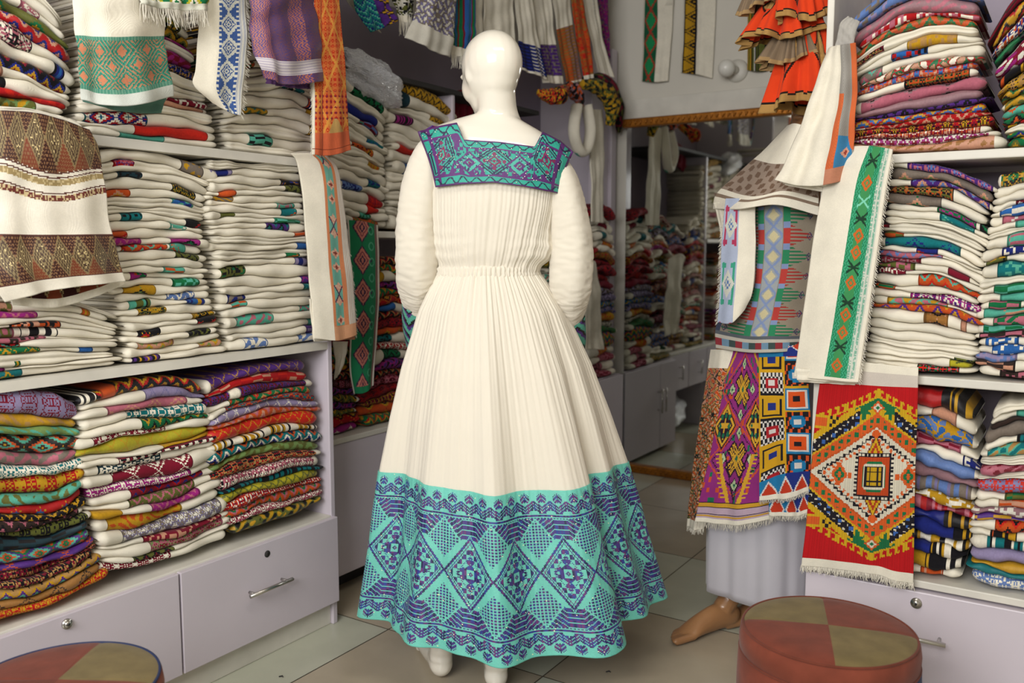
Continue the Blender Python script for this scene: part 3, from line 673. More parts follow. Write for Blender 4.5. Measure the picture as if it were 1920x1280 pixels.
# pelvis and legs
limb([(-.012, 0, 1.05), (-.01, 0, .95), (-.01, .0, .86), (-.01, 0, .80)], [(.15, .10), (.168, .115), (.165, .115), (.12, .09)], twist=tuple(FW))
limb([(-.085, 0, .9), (-.10, .01, .65), (-.115, .0, .48), (-.135, -.02, .32), (-.152, -.035, .12), (-.155, -.04, .06)],
     [.085, .068, .052, .052, .032, .034])
limb([(.065, 0, .9), (.07, .01, .65), (.062, .0, .48), (.045, -.05, .32), (.018, -.095, .14), (.005, -.11, .07)], [.085, .068, .052, .053, .033, .034])
def foot(heel, yaw, L=.225):
    hx_, hb, = heel; d = Vector((math.sin(yaw), math.cos(yaw), 0))
    def at(f, s_, z): return (hx_+d.x*f+d.y*s_, hb+d.y*f-d.x*s_, z)
    limb([at(-.035, 0, .045), at(-.01, 0, .045), at(.05, 0, .046), at(.12, 0, .035), at(.17, .004, .026), at(.195, .006, .02)],
         [(.012, .015), (.033, .036), (.034, .040), (.038, .030), (.042, .022), (.036, .016)], 16, 16, twist=(0, 0, 1))
    limb([at(-.006, 0, .15), at(-.006, 0, .09), at(.03, 0, .06)], [.034, .034, .033], 8, 14, twist=tuple(FW))
    for i, s_ in enumerate((-.028, -.011, .004, .018, .031)):
        l = (.232, .229, .222, .212, .20)[i]
        limb([at(.17, s_, .018), at(l-.015, s_, .014), at(l, s_, .011)], [.010 if i else .013, .009 if i else .0125, .006], 6, 10, twist=(0, 0, 1))
foot((-.155, -.035), -.30); foot((.005, -.105), -.05)
# arms bent forward, relaxed hands in front of the skirt
for sg in (-1, 1):
    zt = .02 if sg < 0 else -.03
    limb([(sg*.155, -.01, 1.47+zt), (sg*.195, -.01, 1.40+zt), (sg*.212, -.005, 1.28+zt), (sg*.220, .0, 1.19+zt), (sg*.226, .06, 1.08+zt), (sg*.224, .105, 1.0+zt), (sg*.220, .14, .94+zt)],
         [.045, .042, .035, .033, .028, .024, .020])
    wr = (sg*.22, .14, .94+zt)
    limb([wr, (sg*.212, .175, .895+zt), (sg*.205, .197, .86+zt)], [(.02, .015), (.036, .014), (.036, .011)], 10, 12)
    for i in range(4):
        o_ = (i-1.5)*.018
        limb([(sg*.205+o_*.6, .197+o_*.75, .865+zt), (sg*.199+o_*.6, .214+o_*.8, .835+zt-(.004, 0, .002, .010)[i]*-1), (sg*.189+o_*.6, .214+o_*.8, .80+zt+(.008, 0, .003, .014)[i])],
             [.0085, .008, .006], 8, 10)
    limb([(sg*.208, .158, .905+zt), (sg*.186, .165, .885+zt), (sg*.176, .18, .855+zt)], [.012, .0095, .007], 8, 10)
# head, turned to the left and bowed
FY = math.radians(33)
fdir = (FW*math.cos(FY)-RT*math.sin(FY)); fdir = (fdir+Vector((0, 0, -.22))).normalized()
ldir = Vector((0, 0, 1)).cross(fdir).normalized(); udir = fdir.cross(ldir).normalized()
HR = Matrix((fdir, ldir, udir)).transposed()
HC = H(-.008, -.01, 1.715)
def hb_(off, r): body.append(ball(HC, r, HR, 22, off))
hb_((-.010, 0, .018), (.098, .0775, .090)); hb_((.000, 0, -.012), (.090, .070, .078)); hb_((.030, 0, -.018), (.062, .064, .080)); hb_((.036, 0, -.062), (.048, .047, .044))
hb_((.058, 0, -.086), (.026, .028, .022)); hb_((.084, 0, -.012), (.012, .008, .026)); hb_((.093, 0, -.030), (.009, .008, .008))
hb_((.076, .030, .012), (.014, .024, .008)); hb_((.076, -.030, .012), (.014, .024, .008)); hb_((.078, 0, -.058), (.009, .017, .005))
hb_((.077, 0, -.067), (.009, .014, .005)); hb_((.050, .030, -.030), (.034, .032, .042)); hb_((.050, -.030, -.030), (.034, .032, .042))
for sg in (-1, 1):
    hb_((.006, sg*.0685, -.010), (.013, .009, .026))
    for q in range(7):
        an = math.radians(-60+q*40); hb_((.004-.014*math.cos(an)*1., sg*.0695, -.006+.024*math.sin(an)), (.0045, .0042, .006))
V, F = join_parts(body)
man = mesh_obj('mannequin', np.array([tuple(v) for v in V])-np.array(HB), F, M_WHITEPLASTIC)
man.location = HB
rm = man.modifiers.new('remesh', 'REMESH'); rm.mode = 'VOXEL'; rm.voxel_size = .0045; rm.use_smooth_shade = True
sm = man.modifiers.new('smooth', 'SMOOTH'); sm.iterations = 11; sm.factor = .55
tag(man, 'glossy white bald mannequin seen from behind wearing the cream dress', 'mannequin')

dress = empty('dress', HB, 'long cream dress with teal and purple woven border, on the white mannequin', 'dress')
# --- bodice
NU, NV = 420, 64
def gauss(x, m, s): return math.exp(-((x-m)/s)**2)
V = []
for i in range(NU):
    th = 2*math.pi*i/NU
    for j in range(NV):
        t = j/(NV-1); z = 1.492-(1.492-1.165)*t
        back = max(0, -math.sin(th))
        pl = .0012*math.sin(th*88+1.6*math.sin(th*9)+1.5*t)*(min(1, t*6))*(.4+.6*back)+.0013*t*math.sin(th*41+2*t+1.5*math.sin(th*5))+.0016*math.sin(th*19+t*5)*t
        bl = .010*math.sin(math.pi*min(1, max(0, t-.25)/.75))**1.2+.030*gauss(t, .80, .14)*gauss(th, 0.0, .6)+.030*gauss(t, .80, .14)*gauss(th, 2*math.pi, .6)+.006*gauss(t, .82, .12)
        wr = .002*math.sin(z*190+4*math.sin(th*2))*gauss(t, .8, .2)*(abs(math.cos(th)))
        V.append(tor(th, z, .006+bl+pl+wr))
def rev_faces(nu, nv): return [tuple(r) for r in quads(nu, nv, True).tolist()]
bo = mesh_obj('bodice', V, rev_faces(NU, NV), M_GAUZE, dress)
# --- skirt surface shared by the cloth and the woven border
LF = [(3, 0.012, .4), (7, .019, 1.9), (11, .016, .2), (16, .009, 2.2), (23, .005, 1.0)]
def skirt(th, v):
    z = 1.185-(1.185-.205)*v
    ca = -.017+.062*v; cbb = .04*v
    w = np.interp(v, [0, .06, .12, .28, .42, .57, .78, 1], [.134, .172, .205, .262, .300, .335, .372, .425])
    d = np.interp(v, [0, .06, .12, .28, .42, .57, .78, 1], [.095, .13, .155, .205, .24, .268, .305, .345])
    g = min(1, v*1.4)
    f = sum(A*math.sin(n*th+p+.5*v*math.sin(2*th)) for n, A, p in LF)*g**1.1
    f += .036*v**2*(gauss(th, -.98, .22)-.9*gauss(th, -.72, .13))+.022*v**2*gauss(th, -2.25, .18)-.026*v**2*gauss(th, -2.02, .12)
    f += .010*v*gauss(th, -1.5, .25)
    fine = .0017*math.sin(96*th+1.5*math.sin(5*th)+2*math.sin(2*th))*math.exp(-v*2.2)+.0006*math.sin(173*th+3*math.sin(3*th))*(1-v*.7)
    f += fine
    f += .002*math.sin(61*th)*max(0, 1-v*8)
    c, s_ = math.cos(th), math.sin(th)
    zz = z+.010*v*math.sin(2*th+.5)+.016*v*gauss(th, -.5, .35)-.012*v*gauss(th, -1.6, .5)
    return H(ca+(w+f)*c, cbb+(d+f)*s_, zz)
VB = .575
ths = []
fine_t = np.linspace(-math.pi, math.pi, 1801); pp = np.array([tuple(skirt(t, .8)) for t in fine_t])
al = np.concatenate([[0], np.cumsum(np.linalg.norm(np.diff(pp, axis=0), axis=1))])
NS = 720; ths = np.interp(np.linspace(0, al[-1], NS+1)[:-1], al, fine_t)
NVS = 70; V = []
for t in ths:
    for j in range(NVS): V.append(skirt(t, (VB+.012)*(j/(NVS-1))**1.15))
mesh_obj('skirt', V, rev_faces(NS, NVS), M_GAUZE, dress)
# waist casing: gathered ruffle at the seam
V = []; n = 400
for i in range(n):
    th = 2*math.pi*i/n; ru = .0035*math.sin(th*74+math.sin(th*7))
    for (o_, dz) in ((.004, .012), (.012, .009), (.016+ru, .002), (.014+ru, -.006), (.018+ru, -.014), (.012, -.024)):
        w, d = .134+o_-.006, .095+o_-.006
        V.append(H(-.017+w*math.cos(th), d*math.sin(th), 1.182+dz+.002*math.sin(th*33)))
mesh_obj('waistband', V, rev_faces(n, 6), M_GAUZE, dress)
# woven border of the hem
REP = 17; CELLS = 48; NC = REP*CELLS; NRW = 166
hx_a = hx('6cc8b8'); TH = np.array([hx('22225a'), hx('42307e'), hx('2a4292'), hx('663272'), hx('1b244c')])
def hem_pattern(i, j):
    """i column, j row cells -> thread mask"""
    x = np.abs((i % CELLS)-24); dy = np.abs(j-83)
    m = x/24.+dy/36.
    K = np.zeros(i.shape, bool)
    K |= (m > .92) & (m < 1.04)
    K |= (m > .82) & (m < .875)
    K |= (m > .56) & (m < .79) & (((x//4)+(dy//5)) % 2 == 0)
    K |= (m > .50) & (m < .54)
    inn = m < .49
    K |= inn & ((np.abs(x/4.+np.abs(dy-12.5)/5.-.85) < .3) | ((x <= 1) & (np.abs(dy-12.5) <= 1.5)))
    K |= inn & (np.abs(np.abs(x-8.5)/3.2+dy/5.-.85) < .33)
    K |= inn & (x <= 6) & (dy <= 8) & (dy > 4) & (x < 11-dy)
    K |= inn & (x <= 7) & (x > 3) & (dy < 7) & (dy < x+1)
    K |= inn & ((x+dy) < 3) & ((x+dy) > .5)
    m2 = (24-x)/15.+np.abs(dy-33)/20.
    K |= (m > 1.06) & (m2 < 1) & (i % 3 < 2) & (j % 3 < 2)
    K |= (m > 1.07) & (dy > 33) & (dy < 55) & (m2 > 1.1) & ((dy+np.floor(np.maximum(0, x-6)*.8)) % 5 < 3.7) & (x < 23)
    K |= (dy >= 56.5) & (dy < 58.5)
    K |= (dy > 53) & (dy < 56) & (i % 3 < 2) & (j % 2 == 0)
    tri = np.abs((i % 16)-8)*.75
    zz = dy-58.5-tri
    K |= (dy > 59) & (dy < 74) & (zz > -1.0) & (zz < 8.4) & ((zz % 3.1) < 2.4)
    lx = np.abs((i % 16)-8); ly = dy-74.5
    K |= (((lx/4.6)**2+(ly/5.6)**2) < 1) & (((lx+np.floor(dy)) % 4 != 0) | (lx < 1)) & (ly > -4)
    K &= dy < 81
    return K
I, J = np.meshgrid(np.arange(NC)+.0, np.arange(NRW)+.0, indexing='ij'); I, J = I.ravel(), J.ravel()
K = hem_pattern(I.astype(int), J)
tc = TH[(np.floor(hsh(I//3, J//5, 2)*5)).astype(int)]; tc = np.where((I.astype(int) % 3 == 0)[:, None], TH[1]*1.05, tc)
dye = np.where(K[:, None], tc, hx_a*(1+.08*(hsh(I, J)-.5))[:, None])
sp = (hsh(I, J, 9) > .9965); dye[sp] = hx('e8efc0')
ths = np.interp(np.linspace(0, al[-1], NC+1)[:-1], al, fine_t)
VG = [VB+(1-VB)*k/NRW for k in range(NRW+1)]
base_ctrl = np.zeros((NC, NRW+1, 3))
vk = np.linspace(VB, 1, 12)
for a_, t in enumerate(ths):
    pts = np.array([tuple(skirt(t, v)) for v in vk]); c = Vector((math.cos(t), math.sin(t), 0))
    out = np.array(tuple(RT*c.x+FW*c.y))*.0016
    for q in range(3): base_ctrl[a_, :, q] = np.interp(VG, vk, pts[:, q])+out[q]
hb = mesh_obj('hem_border', base_ctrl.reshape(-1, 3), rev_faces(NC, NRW+1), M_SATIN, dress, dye=dye)
sd = hb.modifiers.new('thickness', 'SOLIDIFY'); sd.thickness = .0016; sd.offset = -1
hb['label'] = 'aqua border woven with navy and purple diamonds'
# --- yoke
def pl(us, pts, u): return np.array([np.interp(u, us, [p[q] for p in pts]) for q in (0, 1)])
TOPU = [0, .10, .245, .275, .30, .53, .765, .79, .82, .93, 1]
TOPP = [(783, 247), (815, 238), (857, 230), (863, 245), (870, 262), (937, 266), (1002, 275), (1010, 262), (1017, 247), (1050, 264), (1075, 285)]
BOTU = [0, .25, .5, .75, 1]; BOTP = [(817, 351), (868, 345), (925, 342), (985, 350), (1048, 363)]
def torso_back(px, py, off):
    """walk the view direction of the photo onto the back of the torso at its real depth"""
    d = ray(px, py); best = None
    lo, hi = 2.30, 2.52
    for k in range(26):
        mid = (lo+hi)/2; P = C0+d*(mid/d.dot(FW)); a = P.dot(RT)+.05; b = P.dot(FW)-2.47
        z = P.z+TILT*a; zc_ = min(max(z, 1.2), 1.6); w, dd, ac = TW(zc_); w += off; dd += off
        x = min(.97, abs((a-ac)/w)); e = 1/.88
        s_ = (1-x**(2*e))**(.5/e) if x < 1 else 0
        sb = -dd*s_-.015
        if z > 1.6: sb = 9
        if b < sb: lo = mid
        else: hi = mid
    return C0+d*(lo/d.dot(FW))
NY, NZ = 186, 66; V = []; cells = np.zeros((NY+1, NZ+1, 3))
for i in range(NY+1):
    u = i/NY; tp, bt = pl(TOPU, TOPP, u), pl(BOTU, BOTP, u)
    for j in range(NZ+1):
        t = j/NZ; e_ = 1-(1-t)*1.0
        P = tp*(1-t)+bt*t
        if abs(u-.5) > .3: P[0] += 10*math.sin(math.pi*t)*(-1 if u > .5 else 1)*.35
        cells[i, j] = tuple(torso_back(P[0], P[1], .0175))
cs = cells.copy()
for _ in range(6):
    cs[1:-1, 1:-1] = (cs[1:-1, 1:-1]*2+cs[:-2, 1:-1]+cs[2:, 1:-1]+cs[1:-1, :-2]+cs[1:-1, 2:])/6
cells = cs
I, J = np.meshgrid((np.arange(NY)+.5)/NY, (np.arange(NZ)+.5)/NZ, indexing='ij')
def yoke_pattern(U, Vv):
    # photo-frame coordinates of each cell, in a flat cloth frame about 290 x 115 units
    tp = np.stack([np.interp(U, TOPU, [p[q] for p in TOPP]) for q in (0, 1)], -1); bt = np.stack([np.interp(U, BOTU, [p[q] for p in BOTP]) for q in (0, 1)], -1)
    P = tp*(1-Vv[..., None])+bt*Vv[..., None]; x, y = P[..., 0]-925, P[..., 1]-300-(P[..., 0]-925)*.07
    A, Pu, Nv, Mg, Lt = hx('2fa593'), hx('5c2a72'), hx('242148'), hx('7c2454'), hx('4fb8a6')
    out = np.tile(A, x.shape+(1,)).astype(float)
    def put(m, c): out[m] = c
    inner = (Vv > .17) & (Vv < .83) & (U > .06) & (U < .94)
    sc_ = ((np.floor(x/7)+np.floor(y/7)) % 2 == 0) & (hsh(np.floor(x/7), np.floor(y/7), 4) > .35)
    put(inner & sc_ & (np.abs(y+2) > 10), Pu); put(inner & (np.abs(np.sin(x*.16))*26 < np.abs(y-6)-4) & (y > 0), Pu)
    put(inner & (np.abs(np.cos(x*.16))*26 < np.abs(y)-6) & (y < 0), Pu)
    def dia(cx, cy, w, h, sk=0):
        r = np.abs(x-cx-sk*(y-cy))/w+np.abs(y-cy)/h
        put(r < 1.12, Lt); put((r < 1.05), Nv); put(r < .93, A); put((r < .84) & (r > .74), Nv); put((r < .62) & (r > .46) & ((np.floor(x/4)+np.floor(y/4)) % 2 < 1), Pu)
        put((r < .38) & (r > .24), Mg); put(r < .12, Mg)
        for ax, ay in ((.5, 0), (-.5, 0), (0, .5), (0, -.5)):
            put(np.hypot((x-cx-ax*w), (y-cy-ay*h)) < 3.6, Mg)
    dia(2, 2, 37, 27); dia(-100, -2, 26, 46, -.25); dia(103, -6, 27, 44, .25)
    for cx in (-45, 49):
        r = np.abs(x-cx)/26+np.abs(y-8)/22; put((r < 1) & (r > .8), Pu); put((r <= .8), Lt*.9); put((r < .45) & (r > .2), Pu); put(r < .12, Mg)
    put((Vv > .16) & (Vv < .20), Pu); put((Vv > .80) & (Vv < .845), Pu); put((U > .045) & (U < .062) | (U > .938) & (U < .955), Pu)
    put(inner & (hsh(np.floor(x/3), np.floor(y/3), 8) > .8) & (out[..., 1] > .25), Nv*1.6)
    bz = ((Vv > .86) & (np.abs((Vv-.92)*18-np.sin(x*.25)) < .35)) | ((Vv < .14) & (np.abs((Vv-.08)*20-np.sin(x*.25)) < .35))
    put(bz, Nv)
    put((Vv > .965) | (Vv < .03) | (U < .012) | (U > .988), Pu*.8)
    return out
yd = yoke_pattern(I, J).reshape(-1, 3)
yd = yd*(1+.2*(hsh(I.ravel()*NY, J.ravel()*NZ, 5)-.5))[:, None]
yk = mesh_obj('yoke', cells.reshape(-1, 3), [tuple(r) for r in quads(NY+1, NZ+1).tolist()], M_SATIN, dress, dye=yd)
sd = yk.modifiers.new('thickness', 'SOLIDIFY'); sd.thickness = .0025; sd.offset = 0
yk['label'] = 'teal yoke embroidered in purple'
# beads scattered over the yoke
rng = np.random.RandomState(5); parts = []
for k in range(95):
    i, j = rng.randint(4, NY-4), rng.randint(4, NZ-4)
    c = Vector(cells[i, j]); nrm = (Vector(cells[i+2, j])-c).cross(Vector(cells[i, j+2])-c).normalized()
    if nrm.dot(FW) > 0: nrm = -nrm
    parts.append(ball(c+nrm*.0022, (.0019, .0019, .0019), None, 6))
V, F = join_parts(parts); tag(mesh_obj('bead_trim', V, F, M_SEQUIN, yk), kind='stuff')
# front of the yoke (collar panel over the chest)
fcell = np.zeros((61, 31, 3))
for i in range(61):
    th = math.radians(18+144*i/60)
    for j in range(31): fcell[i, j] = tuple(tor(th, 1.555-.15*j/30-(.0 if abs(i-30) > 14 else .055*(1-j/30)), .021))
I2, J2 = np.meshgrid((np.arange(60)+.5)*.0055, (np.arange(30)+.5)*.005, indexing='ij')
fy = mesh_obj('yoke', fcell.reshape(-1, 3), [tuple(r) for r in quads(61, 31).tolist()], M_SATIN, dress, dye=pat('tpam.t', I2.ravel(), J2.ravel(), 3, .004))
sd = fy.modifiers.new('thickness', 'SOLIDIFY'); sd.thickness = .0025
# --- sleeves
def sleeve(pts, rad, seed):
    P, Rr = resample([H(*p) for p in pts], rad, 150); n = 72
    Vs, Fs = tube_mesh(P, Rr, n, twist=tuple(FW), caps=False); out = []
    for i in range(150):
        t = i/149; c = Vector(P[i])
        for q in range(n):
            v = Vector(Vs[i*n+q]); th = 2*math.pi*q/n; d = (v-c).normalized()
            cx_, sx_ = math.cos(th), math.sin(th)
            w = .0011*noise.noise(Vector((t*34, cx_*1.3+seed, sx_*1.3)))+.0022*noise.noise(Vector((t*75, cx_*2.6+seed, sx_*2.6)))
            w *= .35+.9*min(1, t*1.4); w += .0010*math.sin(th*34)*(1-t)+.002*math.sin(th*5+t*3)*min(1, t*4)
            out.append(v+d*w)
    return mesh_obj('sleeve', out, Fs, M_GAUZE, dress)
sleeve([(-.130, -.01, 1.525), (-.168, -.010, 1.492), (-.198, -.012, 1.41), (-.212, -.012, 1.30), (-.214, -.01, 1.19), (-.217, .02, 1.125), (-.221, .055, 1.07)],
       [(.035, .06), (.052, .072), (.057, .072), (.059, .068), (.060, .066), (.054, .058), (.036, .040)], 1)
sleeve([(.140, -.01, 1.475), (.175, -.010, 1.435), (.199, -.012, 1.35), (.213, -.012, 1.25), (.212, -.01, 1.15), (.211, .02, 1.09), (.215, .06, 1.035)],
       [(.035, .06), (.050, .072), (.055, .072), (.060, .070), (.060, .066), (.052, .056), (.036, .040)], 4)
def cuff(pts, rad):
    P, Rr = resample([H(*p) for p in pts], rad, 40); n = 60; Vs, Fs = tube_mesh(P, Rr, n, twist=tuple(FW), caps=False)
    q, i = np.meshgrid(np.arange(n), np.arange(39)); 
    d = pat('aNp.z'.replace('N', 'k'), (q.T.ravel()*0+q.ravel())*.0042, i.ravel()*.0034, 6, .0042)
    o = mesh_obj('cuff', Vs, Fs, M_SATIN, dress, dye=d); s2 = o.modifiers.new('thickness', 'SOLIDIFY'); s2.thickness = .002
    return o
cuff([(-.222, .046, 1.085), (-.225, .090, 1.02), (-.221, .130, .955)], [.041, .043, .040])
cuff([(.217, .052, 1.045), (.222, .095, .975), (.219, .130, .92)], [.041, .043, .040])

# ------------------------------------------------------------------ hanging cloths
def sheet(name, cols, cf, out, ext=None, cell=.0036, amp=.004, freq=2.5, thick=.002, mat=None, parent=None, seed=0, sag=0, folds=None):
    """cols: columns of world points, left to right, each from top to bottom; cf(U, V, S, T) -> dye"""
    cols = [[np.array(tuple(p)) for p in c] for c in cols]
    L = np.mean([sum(np.linalg.norm(c[k+1]-c[k]) for k in range(len(c)-1)) for c in cols])
    W = np.mean([sum(np.linalg.norm(cols[k+1][r]-cols[k][r]) for k in range(len(cols)-1)) for r in range(len(cols[0]))])
    nv, nu = max(6, int(L/cell)), max(6, int(W/cell))
    ts = np.linspace(0, 1, 161); dn = np.array([cr_curve(c, ts) for c in cols])
    cum = np.concatenate([[0], np.cumsum(np.linalg.norm(np.diff(dn, axis=1), axis=2).mean(0))]); tq = np.interp(np.linspace(0, cum[-1], nv+1), cum, ts)
    G_ = np.array([cr_curve(c, tq) for c in cols])        # col, v, 3
    P = np.zeros((nu+1, nv+1, 3)); uu = np.linspace(0, 1, nu+1)
    for j in range(nv+1): P[:, j] = cr_curve(G_[:, j], uu) if len(cols) > 2 else G_[0, j]*(1-uu[:, None])+G_[1, j]*uu[:, None]
    Vv = np.linspace(0, 1, nv+1)
    if ext:
        ne = max(2, int((ext-P[:, 0, 2].mean())/cell/2)); top = P[:, 0].copy(); E_ = np.zeros((nu+1, ne, 3))
        d0 = P[:, 0]-P[:, min(4, nv)]; d0 = d0/np.maximum(np.abs(d0[:, 2:3]), 1e-4)
        for k in range(ne):
            f = (ne-k)/ne; hz = (ext-top[:, 2])*f; E_[:, k] = top; E_[:, k, 2] += hz
        P = np.concatenate([E_, P], 1); Vv = np.concatenate([-np.linspace(1, 1/ne, ne)*.5, Vv]); nv += ne
    rg = np.random.RandomState(seed+3); ph = rg.rand(6)*6.28; o_ = np.array(tuple(Vector(out).normalized()))
    U2, V2 = np.meshgrid(uu, Vv, indexing='ij'); vv = np.clip(V2, 0, 1)
    D = amp*(np.sin(freq*6.28*U2+ph[0]+1.2*vv)+.5*np.sin(freq*2.3*6.28*U2+ph[1]))*(.25+.75*vv)+amp*.5*np.sin(vv*9+ph[2]+U2*3)+amp*.3*np.sin(vv*21+ph[4]+U2*5)
    if folds is not None: D = D+folds(U2, vv)
    P = P+D[..., None]*o_; P[..., 2] -= sag*np.sin(math.pi*U2)*vv
    U_, V_ = np.meshgrid((uu[1:]+uu[:-1])/2, (Vv[1:]+Vv[:-1])/2, indexing='ij'); U_, V_ = U_.ravel(), V_.ravel()
    dye = cf(U_, V_, U_*W, V_*L); dye = dye*(1+.06*(hsh(np.floor(U_*nu), np.floor(V_*nv), 1)-.5))[:, None]
    o = mesh_obj(name, P.reshape(-1, 3), [tuple(r) for r in quads(nu+1, nv+1).tolist()], mat or M_CLOTH, parent, dye=dye)
    m = o.modifiers.new('thickness', 'SOLIDIFY'); m.thickness = thick; m.offset = 0
    o['_b'] = 0; del o['_b']
    return o, P
def fringe(parent, P, n, length, r=.0008, jit=.35, seed=0, name='fringe', drift=(0, 0, 0), top=None):
    """threads hanging from an edge given as points"""
    rg = np.random.RandomState(seed); P = np.asarray(P); parts = []; s = np.linspace(0, len(P)-1.001, n)
    for q in s:
        i = int(q); p = P[i]*(1-(q-i))+P[i+1]*(q-i); l = length*(1-jit*rg.rand()); pts = [Vector(p)+Vector((0, 0, .003))]
        d = Vector((rg.randn()*.25, rg.randn()*.25, 0))
        for k in (1, 2, 3): pts.append(Vector(p)+Vector((0, 0, -l*k/3))+d*l*(k/3)**1.5*.6+Vector(drift)*(k/3)+Vector(rg.randn(3)*.0008))
        parts.append(tube_mesh(pts, [r, r, r*.9, r*.6], 4, twist=(0.1, 1, 0), caps=False))
    V, F = join_parts(parts)
    off = Vector(parent.location) if parent.type == 'EMPTY' else Vector((0, 0, 0))
    o = mesh_obj(name, V, F, M_THREAD, parent); o['kind'] = 'stuff'; return o
def px_cols(pl, cols, axis='x'):
    """pl: plane coordinate, or one per column; cols: photo pixels"""
    out = []
    for k, c in enumerate(cols):
        q = pl[k] if isinstance(pl, (list, tuple)) else pl
        out.append([on_x(a, b, q) if axis == 'x' else on_y(a, b, q) for a, b in c])
    return out
def Cc(*ks):   # colour fields
    return [PAL[k] for k in ks]
WH = PAL['w']
def base(U): return np.tile(WH, (len(U), 1)).astype(float)
def ndia(x, y, w, h):  # nested diamond distance, repeating
    return np.abs(((x/w) % 1)-.5)*2+np.abs(((y/h) % 1)-.5)*2
def snap(a, c=.0025): return np.floor(a/c)*c

# brown and gold diamond shawl over the top shelf edge
def c_brown(U, V, S, T):
    c = base(U)*np.array([1, 1, 1.02])
    def band(m, v0, v1, wd):
        y = (V-v0)/(v1-v0); x = S/wd; x = x+0*y
        r = np.abs((x % 1)-.5)*2+np.abs(y-.5)*2
        br = np.floor(hsh(np.floor(x), np.floor(x)*0+7)*2); k2 = np.floor(x+.5)
        bg = np.where((hsh(k2, 3*(y > .5)) > .68)[:, None], hx('7c3820'), hx('36100f'))
        line = (np.floor(r*9) % 2 == 0)
        gold = hx('8e7c56'); out = np.where((r < 1)[:, None], gold, bg)
        out = np.where(((r < 1) & (np.floor(r*7) % 2 == 1))[:, None], hx('4a3426'), out)
        out = np.where(((r >= 1.0) & (np.floor(r*8) % 2 == 0) & (np.floor(V*400) % 2 == 0))[:, None], hx('8a6444'), out)
        out = np.where(((r < .75) & (hsh(np.floor(S*500), np.floor(T*500)) > .95))[:, None], hx('e8d29a'), out)
        c[m] = out[m]
    ed = .028*np.sin(U*7+.6)
    v = V+ed*(V < .5)
    c0 = V.copy(); 
    band((v < .27), -.03, .27, .040)
    band((V > .66) & (V < .925), .66, .925, .038)
    for a, b_, col in ((.31, .345, 'a08a5c'), (.40, .435, '6a2c24')):
        m = (v > a) & (v < b_); c[m] = np.where((hsh(np.floor(S*350), np.floor(T*180)) > .35)[:, None], hx(col), hx('cdb98c'))[m]
    for a in (.275, .30, .39, .655, .925): c[np.abs((v if a < .5 else V)-a) < .004] = hx('5a3028')
    return c
cols = px_cols([-1.985, -1.94, -1.95], [[(-60, 206), (-62, 250), (-60, 330), (-55, 420), (-40, 500), (4, 566)], [(70, 212), (72, 262), (80, 340), (85, 425), (95, 490), (120, 541)],
                                       [(166, 243), (186, 285), (198, 345), (207, 425), (225, 485), (239, 527)]])
sh, P = sheet('shawl', cols, c_brown, (1, 0, 0), amp=.007, freq=1.6, seed=3, thick=.003, cell=.0026, mat=M_SATIN)
tag(sh, 'white shawl with brown and gold diamond bands draped below the top shelf', 'shawl', 'shawls hanging before the left shelves')
def c_brown2(U, V, S, T):
    c = base(U); c2 = c_brown(U, .66+.265*np.clip(V/.85, 0, 1), S, T); c[V < .85] = c2[V < .85]; return c
cols = px_cols([-1.99, -1.995, -1.98], [[(0, 470), (22, 572)], [(110, 470), (120, 574)], [(205, 460), (236, 533)]])
sheet('inner_fold', cols, c_brown2, (1, 0, 0), amp=.003, seed=4, parent=sh, thick=.002)
cols = px_cols([-2.03, -2.0, -1.985], [[(-60, 196), (-60, 212)], [(60, 204), (70, 215)], [(140, 225), (166, 245)]])
sheet('top_fold', cols, lambda U, V, S, T: base(U), (0, 0, 1), amp=.002, seed=4, parent=sh, thick=.002)

# white shawl with teal band
def c_teal(U, V, S, T):
    c = base(U); m = (V > .43) & (V < .9); y = (V-.43)/.47; w = .062; x = snap(S, .0015)
    r = np.abs(((x/w+.3) % 1)-.5)*2+np.abs(((y*2) % 1)-.5)*2
    k = np.full((len(U), 3), hx('3d9a82')); k = np.where(((np.floor(r*9) % 3) == 0)[:, None], hx('c08a68'), k); k = np.where(((np.floor(r*9) % 3) == 1)[:, None], hx('2a7d6b'), k)
    fx, fy = ((x/w+.3) % 1)-.5, ((y*2) % 1)-.5
    for cx, cy in ((0, 0), (.5, .5), (-.5, .5), (.5, -.5), (-.5, -.5)):
        d = np.hypot((fx-cx)*w, (fy-cy)*.06); an = np.arctan2(fy-cy, fx-cx); k = np.where((d < .0085+.003*np.cos(4*an))[:, None], hx('c8805e'), k)
    k = np.where(((y < .07) | (y > .91))[:, None], np.where((np.floor(S*500) % 2 == 0)[:, None], hx('6fa08a'), hx('4b8a76')), k)
    c[m] = k[m]; c[V >= .9] = hx('cfd3cc'); return c
cols = px_cols([-1.94, -1.90, -1.93], [[(137, -25), (138, 60), (145, 130), (151, 187)], [(215, -25), (216, 62), (228, 138), (236, 199)], [(302, -25), (309, 60), (317, 122), (326, 180)]])
sh, P = sheet('shawl', cols, c_teal, (1, 0, 0), ext=2.22, amp=.008, freq=1.4, seed=8, thick=.003, cell=.0026)
tag(sh, 'white shawl with broad teal band of peach flowers hanging at top left', 'shawl', 'shawls hanging before the left shelves')
sheet('inner_fold', px_cols([-1.97, -1.97], [[(153, 175), (158, 190)], [(318, 165), (300, 212)]]), lambda U, V, S, T: np.tile(hx('5c8577'), (len(U), 1)), (1, 0, 0), amp=.003, parent=sh, sag=.01)
